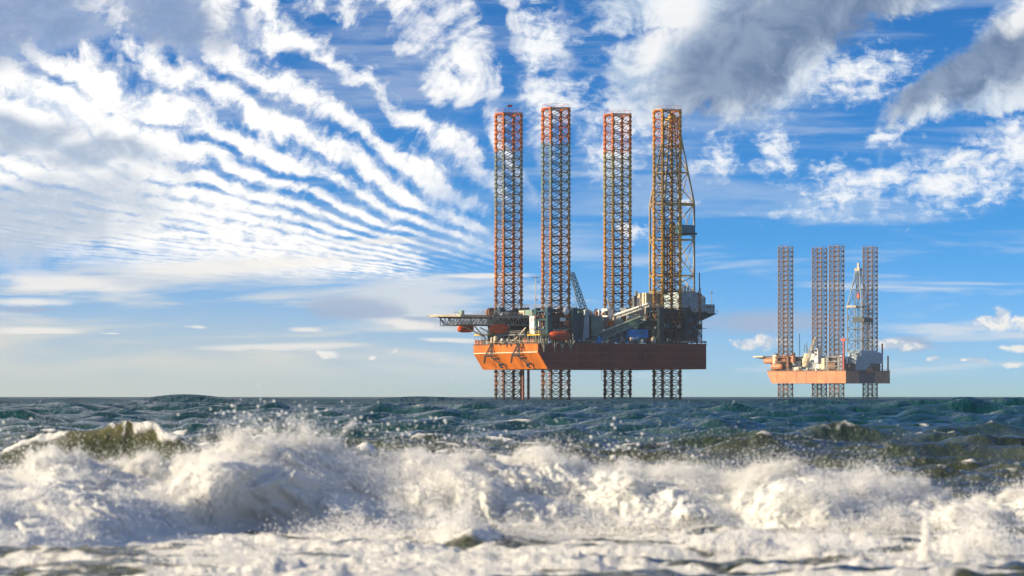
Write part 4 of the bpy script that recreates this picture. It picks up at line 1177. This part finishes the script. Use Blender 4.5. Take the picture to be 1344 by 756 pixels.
    deck_clutter(R, 775, 800, 440, 414, -9, 0, 8, mm + ['white_paint', 'cream_paint'], 16, (2, 6), (2, 7))
    deck_clutter(R, 870, 915, 416, 411.5, -24, -16, 18, ['dark_steel', 'deck_teal', 'rust'], 14, (3, 7), (2, 8))
    # things that hang from or stand on the rig
    for (X, Y, w, L, lab) in ((611, 436.5, 20.0, 6.6, 'dark red lifeboat slung under the left end of the helideck'),
                              (655, 437.5, 0.8, 7.8, 'red lifeboat with orange nose hanging above the orange bow'),
                              (734.5, 447.2, -31.6, 8.2, 'red lifeboat hanging at the dark side below the second leg')):
        p = R.pt(X, Y, w); wp = R.world(p.x, p.y, p.z)
        make_lifeboat(lab, wp, R.th, L, scale_h=1.10)
        R.bars('boat_fall', [(X - 7, Y - 9, X - 7, Y - 14), (X + 7, Y - 9, X + 7, Y - 14)], w, 0.10, 'mast_grey')
        R.bars('boat_cradle', [(X - 8, Y - 14, X + 9, Y - 14), (X - 7, Y - 14, X - 7, Y - 14, w, w + 4), (X + 7, Y - 14, X + 7, Y - 14, w, w + 4), (X - 7, Y - 14, X - 4, Y - 3, w + 3, w + 3), (X + 7, Y - 14, X + 4, Y - 3, w + 3, w + 3)], w, 0.16, 'grey_steel')
    # blue container with its white lettering strip
    a_, b_ = R.pt(826.5, 443.5, -22), R.pt(850.5, 432.5, -22)
    L, H = b_.x - a_.x, b_.z - a_.z
    ct = put_obj('blue_container', None, None, R.world(a_.x, -22, a_.z), R.th)
    tag(ct, 'bright blue container standing on the near rig beside the green boom', 'container')
    MB().box(0.1, L - 0.1, 0.08, 2.5, 0.08, H - 0.08).obj('container_wall', M['container_blue'], ct)
    fr = MB()
    for x in (0, L - 0.2):
        for y in (0, 2.4): fr.box(x, x + 0.2, y, y + 0.2, 0, H)
    for zz in (0, H - 0.2):
        for y in (0, 2.4): fr.box(0.2, L - 0.2, y + 0.01, y + 0.19, zz + 0.01, zz + 0.19)
    fr.obj('container_frame', M['container_blue'], ct)
    rb = MB()
    for k in range(14): rb.box(0.4 + (L - 0.8) * k / 14, 0.4 + (L - 0.8) * (k + 0.45) / 14, 0.02, 0.08, 0.25, H - 0.25)
    rb.obj('container_rib', M['container_blue'], ct)
    MB().box(L * 0.50, L * 0.62, -0.02, 0.02, H * 0.42, H * 0.72).box(L * 0.66, L * 0.80, -0.02, 0.02, H * 0.40, H * 0.70).obj('marking', M['teal_panel'], ct)
    R.rail(R.pt(826, 449, -23), R.pt(851, 449, -23), 'pink_red', h=1.4)
    sg = R.block('name_board', 829.5, 848.5, 445, 447.6, -23.2, 0.12, 'teal_panel')
    n0, n1 = R.pt(829.5, 447.6, -23.2), R.pt(848.5, 445, -23.2); lt = MB()
    for k in range(11):
        x = n0.x + (n1.x - n0.x) * (k + 0.2) / 11; w_ = (n1.x - n0.x) / 11 * 0.6
        lt.box(x, x + w_ * 0.35, -23.26, -23.2, n0.z + 0.1, n1.z - 0.1); lt.box(x + w_ * 0.4, x + w_, -23.26, -23.2, n0.z + (0.1 if k % 2 else 0.4), n0.z + (0.3 if k % 2 else 0.6))
    lt.obj('lettering', M['white_paint'], sg)
    return R

# ------------------------------------------------------------------ far rig
def make_far_rig():
    th = -33.6; R0 = math.radians(th); c, s = math.cos(R0), math.sin(R0)
    L2, W2 = 32.6, 27.6; cy = 2640.0; k = (1110 - 672) / F
    cx = k * (cy + L2 * s - W2 * c) - L2 * c - W2 * s
    R = Rig('jackup_rig', cx, cy, th, 'smaller hazy jack-up drilling rig far off on the right, pale orange hull')
    root = R.root; M = MATS
    zt = R.z(487, L2, -W2); zb = R.z(503, L2, -W2); sl = 3.6
    UB, WF = R.u(1007, -W2), R.w(1168, L2)
    hull = MB().prism([(UB, zt), (UB + 0.4, zt - 2.2), (UB + sl, zb), (L2, zb), (L2, zt)], -W2, WF).obj('hull', M['salmon_hull'], root)
    MB().box(UB + 0.3, L2 - 0.3, -W2 + 0.3, WF - 0.3, zt + 0.02, zt + 0.2).obj('main_deck', M['deck_teal'], hull)
    edge = MB()
    edge.box(UB - 0.1, L2 + 0.15, -W2 - 0.15, -W2 + 0.3, zt, zt + 0.5); edge.box(L2 - 0.3, L2 + 0.15, -W2 + 0.3, WF + 0.1, zt, zt + 0.5); edge.box(UB - 0.1, UB + 0.3, -W2 + 0.3, WF, zt, zt + 0.5)
    edge.obj('deck_edge', M['rust'], hull)
    seam = MB()
    for i in range(1, 8): seam.box(UB + (L2 - UB) * i / 8, UB + (L2 - UB) * i / 8 + 0.25, -W2 - 0.06, -W2, zb + 0.2, zt - 0.1)
    seam.obj('hull_seam', M['boot_paint'], hull)
    # drilling slot in the stern
    w0, w1 = R.w(1127, L2), R.w(1148, L2)
    MB().box(L2 - 0.02, L2 + 0.04, w0, w1, zb + 0.1, zt - 0.3).obj('stern_slot', M['dark_steel'], hull)
    R.rail((UB, -W2, zt + 0.4), (L2, -W2, zt + 0.4), 'grey_steel', step=2.5, r=0.07)
    R.rail((L2, -W2, zt + 0.4), (L2, WF, zt + 0.4), 'dark_steel', step=2.5, r=0.07)
    for X, w, Y in ((1031, -21.2, 324.5), (1075.5, 21.2, 326), (1098, -21.2, 323.5), (1142, 21.2, 325)):
        make_leg(R, X, w, Y, 7.1, 3.32, 'leg_paint_far', False, None)
        u = R.u(X, w); ztp = R.z(468, u, w)
        jr = MB()
        for kk in range(3):
            zz = zt + (ztp - zt) * (kk + 1) / 3.2
            jr.box(u - 5.7, u + 5.7, w - 5.6, w - 5.2, zz, zz + 0.6); jr.box(u - 5.7, u + 5.7, w + 5.2, w + 5.6, zz, zz + 0.6); jr.box(u - 5.6, u - 5.2, w - 5.2, w + 5.2, zz, zz + 0.6); jr.box(u + 5.2, u + 5.6, w - 5.2, w + 5.2, zz, zz + 0.6)
        jh = jr.obj('jack_house', M['rust' if X < 1050 else 'grey_steel'], root)
        for sx in (-1, 1):
            for sy in (-1, 1): MB().box(u + sx * 4.3 - 0.85, u + sx * 4.3 + 0.85, w + sy * 4.3 - 0.85, w + sy * 4.3 + 0.85, zt, ztp).obj('jack_post', M['rust' if X < 1050 else 'grey_steel'], jh)
    # helideck
    hz = R.z(469, -36, -4); ul = R.u(990, -4)
    poly = [(ul + 8 + 8 * math.cos(math.radians(22.5 + 45 * i)), -4 + 8 * math.sin(math.radians(22.5 + 45 * i))) for i in range(8)]
    hd = MB().plate(poly, hz, hz + 0.9).obj('helideck', M['cream_paint'], root)
    tr = MB(); ue = R.u(1016, -4)
    for w in (-9, -4, 1):
        tr.bar((ul + 5, w, hz - 0.1), (ue, w, hz - 2.6), 0.3); tr.bar((ul + 4, w, hz - 0.2), (ue + 4, w, hz - 0.2), 0.3)
        for i in range(6): tr.bar((ul + 6 + 2.5 * i, w, hz - 0.2), (ul + 7 + 2.5 * i, w, hz - 0.6 - 0.4 * i), 0.18)
    tr.obj('helideck_truss', M['mast_grey'], hd)
    B = R.block
    B('accommodation_block', 1012, 1026, 467, 487, -20, 18, 'rust'); B('accommodation_block', 1014, 1019, 466, 478, -23, 3, 'cream_paint')
    B('deck_module', 1026, 1031, 466, 475, -24, 3, 'salmon_hull'); B('deck_module', 1037, 1041, 467, 476, -25, 3, 'salmon_hull')
    B('machinery_house', 1040, 1054, 468, 484, -16, 14, 'dark_steel'); B('machinery_house', 1040, 1048, 474, 483, -20, 4, 'blue_grey')
    B('deck_house', 1054, 1062, 464, 483, -16, 7, 'cream_paint'); B('deck_house', 1058, 1076, 475, 484, -22, 8, 'white_paint'); B('deck_house', 1075, 1082, 470, 485, -22, 8, 'cream_paint')
    MB().prism([tuple(R.pt(X, Y, -18)[i] for i in (0, 2)) for X, Y in ((1058, 476), (1078, 476), (1072, 466), (1064, 463))], -18, -10).obj('gable_house', M['blue_grey'], root)
    tw = B('control_tower', 1069, 1073.5, 457, 476, -24, 4, 'white_paint')
    for Y in (460, 465):
        a_ = R.pt(1070, Y, -24); MB().box(a_.x, a_.x + 1.4, -24.1, -23.9, a_.z - 0.7, a_.z + 0.5).obj('window', M['glass_dark'], tw)
    B('machinery_house', 1084, 1098, 467, 486, -24, 8, 'grey_steel'); B('machinery_house', 1086, 1096, 476, 484, -26.4, 2, 'rust')
    p = R.pt(1104, 482, -24); MB().bar((p.x, p.y, zt), (p.x, p.y, R.z(468, p.x, p.y)), 1.9, 14).bar((p.x, p.y, R.z(468, p.x, p.y)), (p.x, p.y, R.z(466.5, p.x, p.y)), 1.9, 14, 0.6).obj('silo', M['white_paint'], root)
    p = R.pt(1107.5, 484, -26.5); mb = MB(); ztop = R.z(444, p.x, p.y)
    mb.bar((p.x, p.y, zt), (p.x, p.y, ztop), 0.7, 8); mb.box(p.x - 2.2, p.x + 1.6, p.y - 0.5, p.y + 0.5, ztop - 1.8, ztop); mb.obj('flare_post', M['pink_red'], root)
    cr = B('crane_house', 1053, 1059, 470, 481, -25, 4, 'cream_paint')
    lattice_boom(R, 'boom', R.pt(1056, 480, -26), R.pt(1070.5, 443.5, -26), 2.2, 1.4, 'cream_paint', cr, 10, 0.2)
    R.bars('radio_mast', [(1049.5, 468, 1049.5, 438), (1056, 462, 1056, 452), (1059, 464, 1059, 450), (1061, 462, 1058, 455)], -18, 0.22, 'dark_steel')
    # derrick and drill floor
    wd = 6.0; ud = R.u(1126.5, wd); zf = lambda Y: R.z(Y, ud, wd); half = 5.6
    dr, hw = derrick(R, ud, wd, zf(461), zf(402), zf(356), half, 1.3, 'grey_steel', [zf(461), zf(447), zf(432), zf(417), zf(402), zf(380), zf(358)], root)
    MB().box(-2, 2, -2, 2, zf(356), zf(352)).box(-0.8, 0.8, -0.5, 0.5, zf(352), zf(345)).obj('crown_block', M['mast_grey'], dr)
    MB().box(-half - 0.6, half * 0.3, -half - 0.8, half, zf(404), zf(401)).obj('derrick_platform', M['mast_grey'], dr)
    MB().box(-1, half + 3, -half - 0.8, half, zf(423), zf(418)).obj('monkey_board', M['dark_steel'], dr)
    dl = MB()
    for (x, y) in ((0.6, 0.2), (-0.6, 0.2), (0, -0.5)): dl.bar((x, y, zf(458)), (x * 0.5, y * 0.5, zf(356)), 0.16)
    dl.obj('drilling_line', M['dark_steel'], dr)
    MB().box(-0.9, 0.9, -0.6, 0.6, zf(392), zf(384)).obj('travelling_block', M['pink_red'], dr)
    B('substructure', 1112, 1124, 468, 486, -14, 20, 'blue_grey')
    df = R.u(1131, 0)
    h0 = R.pt(1128, 478, -4); uE = L2 + 1.5
    w0, w1 = R.w(1130, uE), R.w(1159, uE)
    zz0, zz1, zz2 = R.z(477, uE, 0), R.z(464, uE, 0), R.z(460, uE, 0)
    dh = MB().box(uE - 10, uE, w0, w1, zz0, zz1).obj('drill_floor_house', M['blue_grey'], root)
    MB().quadbox([(uE - 10, w0, zz1), (uE, w0, zz1), (uE, w1, zz1), (uE - 10, w1, zz1), (uE - 8, w0 + 3, zz2), (uE - 2, w0 + 3, zz2), (uE - 2, w1 - 8, zz2), (uE - 8, w1 - 8, zz2)]).obj('roof', M['blue_grey'], dh)
    MB().box(uE - 12, uE - 1.5, R.w(1122, uE), w1 - 1, zt, zz0 - 0.1).obj('substructure', M['dark_steel'], root)
    B('deck_module', 1118, 1127, 464, 475, -8, 6, 'cream_paint')
    for X, Yt in ((1158, 451), (1165.5, 467)):
        w = R.w(X, L2 - 2); MB().bar((L2 - 2, w, zt), (L2 - 2, w, R.z(Yt, L2, w)), 0.55, 8).obj('stern_post', M['rust'], root)
    deck_clutter(R, 1032, 1108, 484, 486.3, -26.5, -22, 26, ['dark_steel', 'grey_steel', 'rust', 'cream_paint', 'white_paint'], 21, (2, 5), (2, 5))
    deck_clutter(R, 1112, 1150, 484, 486.3, 0, 12, 12, ['dark_steel', 'grey_steel', 'rust', 'cream_paint'], 22, (2, 5), (2, 6))
    deck_clutter(R, 1015, 1060, 470, 467.5, -18, -10, 10, ['dark_steel', 'rust', 'cream_paint'], 23, (2, 5), (2, 5))
    for (X, Y, w, L, lab) in ((1009.5, 477.5, -20, 9.0, 'orange lifeboat under the helideck of the far rig'),
                              (1019.5, 485.0, -28.5, 9.5, 'orange lifeboat above the pale orange hull of the far rig')):
        p = R.pt(X, Y, w); make_lifeboat(lab, R.world(*p), R.th, L, 'salmon_hull', 1.25)
        R.bars('boat_cradle', [(X - 4, Y - 8, X + 5, Y - 8), (X - 3, Y - 8, X - 3, Y - 8, w, w + 5), (X + 3, Y - 8, X + 3, Y - 8, w, w + 5), (X - 3, Y - 8, X - 3, Y - 3), (X + 3, Y - 8, X + 3, Y - 3)], w, 0.25, 'grey_steel')
    w = R.w(1141.5, L2 + 1.6); u = L2 + 1.6
    make_lifeboat('orange lifeboat hung at the dark stern of the far rig', R.world(u, w, R.z(490, u, w)), R.th + math.pi / 2, 9.5, 'salmon_hull', 1.1)
    R.bars('boat_cradle', [(1137, 482, 1137, 486), (1146, 482, 1146, 487), (1136, 482, 1147, 482)], R.w(1141.5, L2), 0.3, 'dark_steel')
    return R
make_near_rig()
make_far_rig()

# ------------------------------------------------------------------ sea haze
def make_haze():
    o = MB().box(-2600, 2600, -300, 9500, -4, 125).obj('haze', None)
    o.data.materials.clear()
    m = bpy.data.materials.new('haze'); m.use_nodes = True; nt = m.node_tree; nt.nodes.clear()
    out = nt.nodes.new('ShaderNodeOutputMaterial'); v = nt.nodes.new('ShaderNodeVolumePrincipled')
    v.inputs['Color'].default_value = (0.86, 0.93, 1.0, 1); v.inputs['Density'].default_value = 0.00004; v.inputs['Anisotropy'].default_value = 0.2
    nt.links.new(v.outputs[0], out.inputs['Volume'])
    o.data.materials.append(m); tag(o, 'thin pale sea haze over the water', 'haze', kind='stuff')
make_haze()
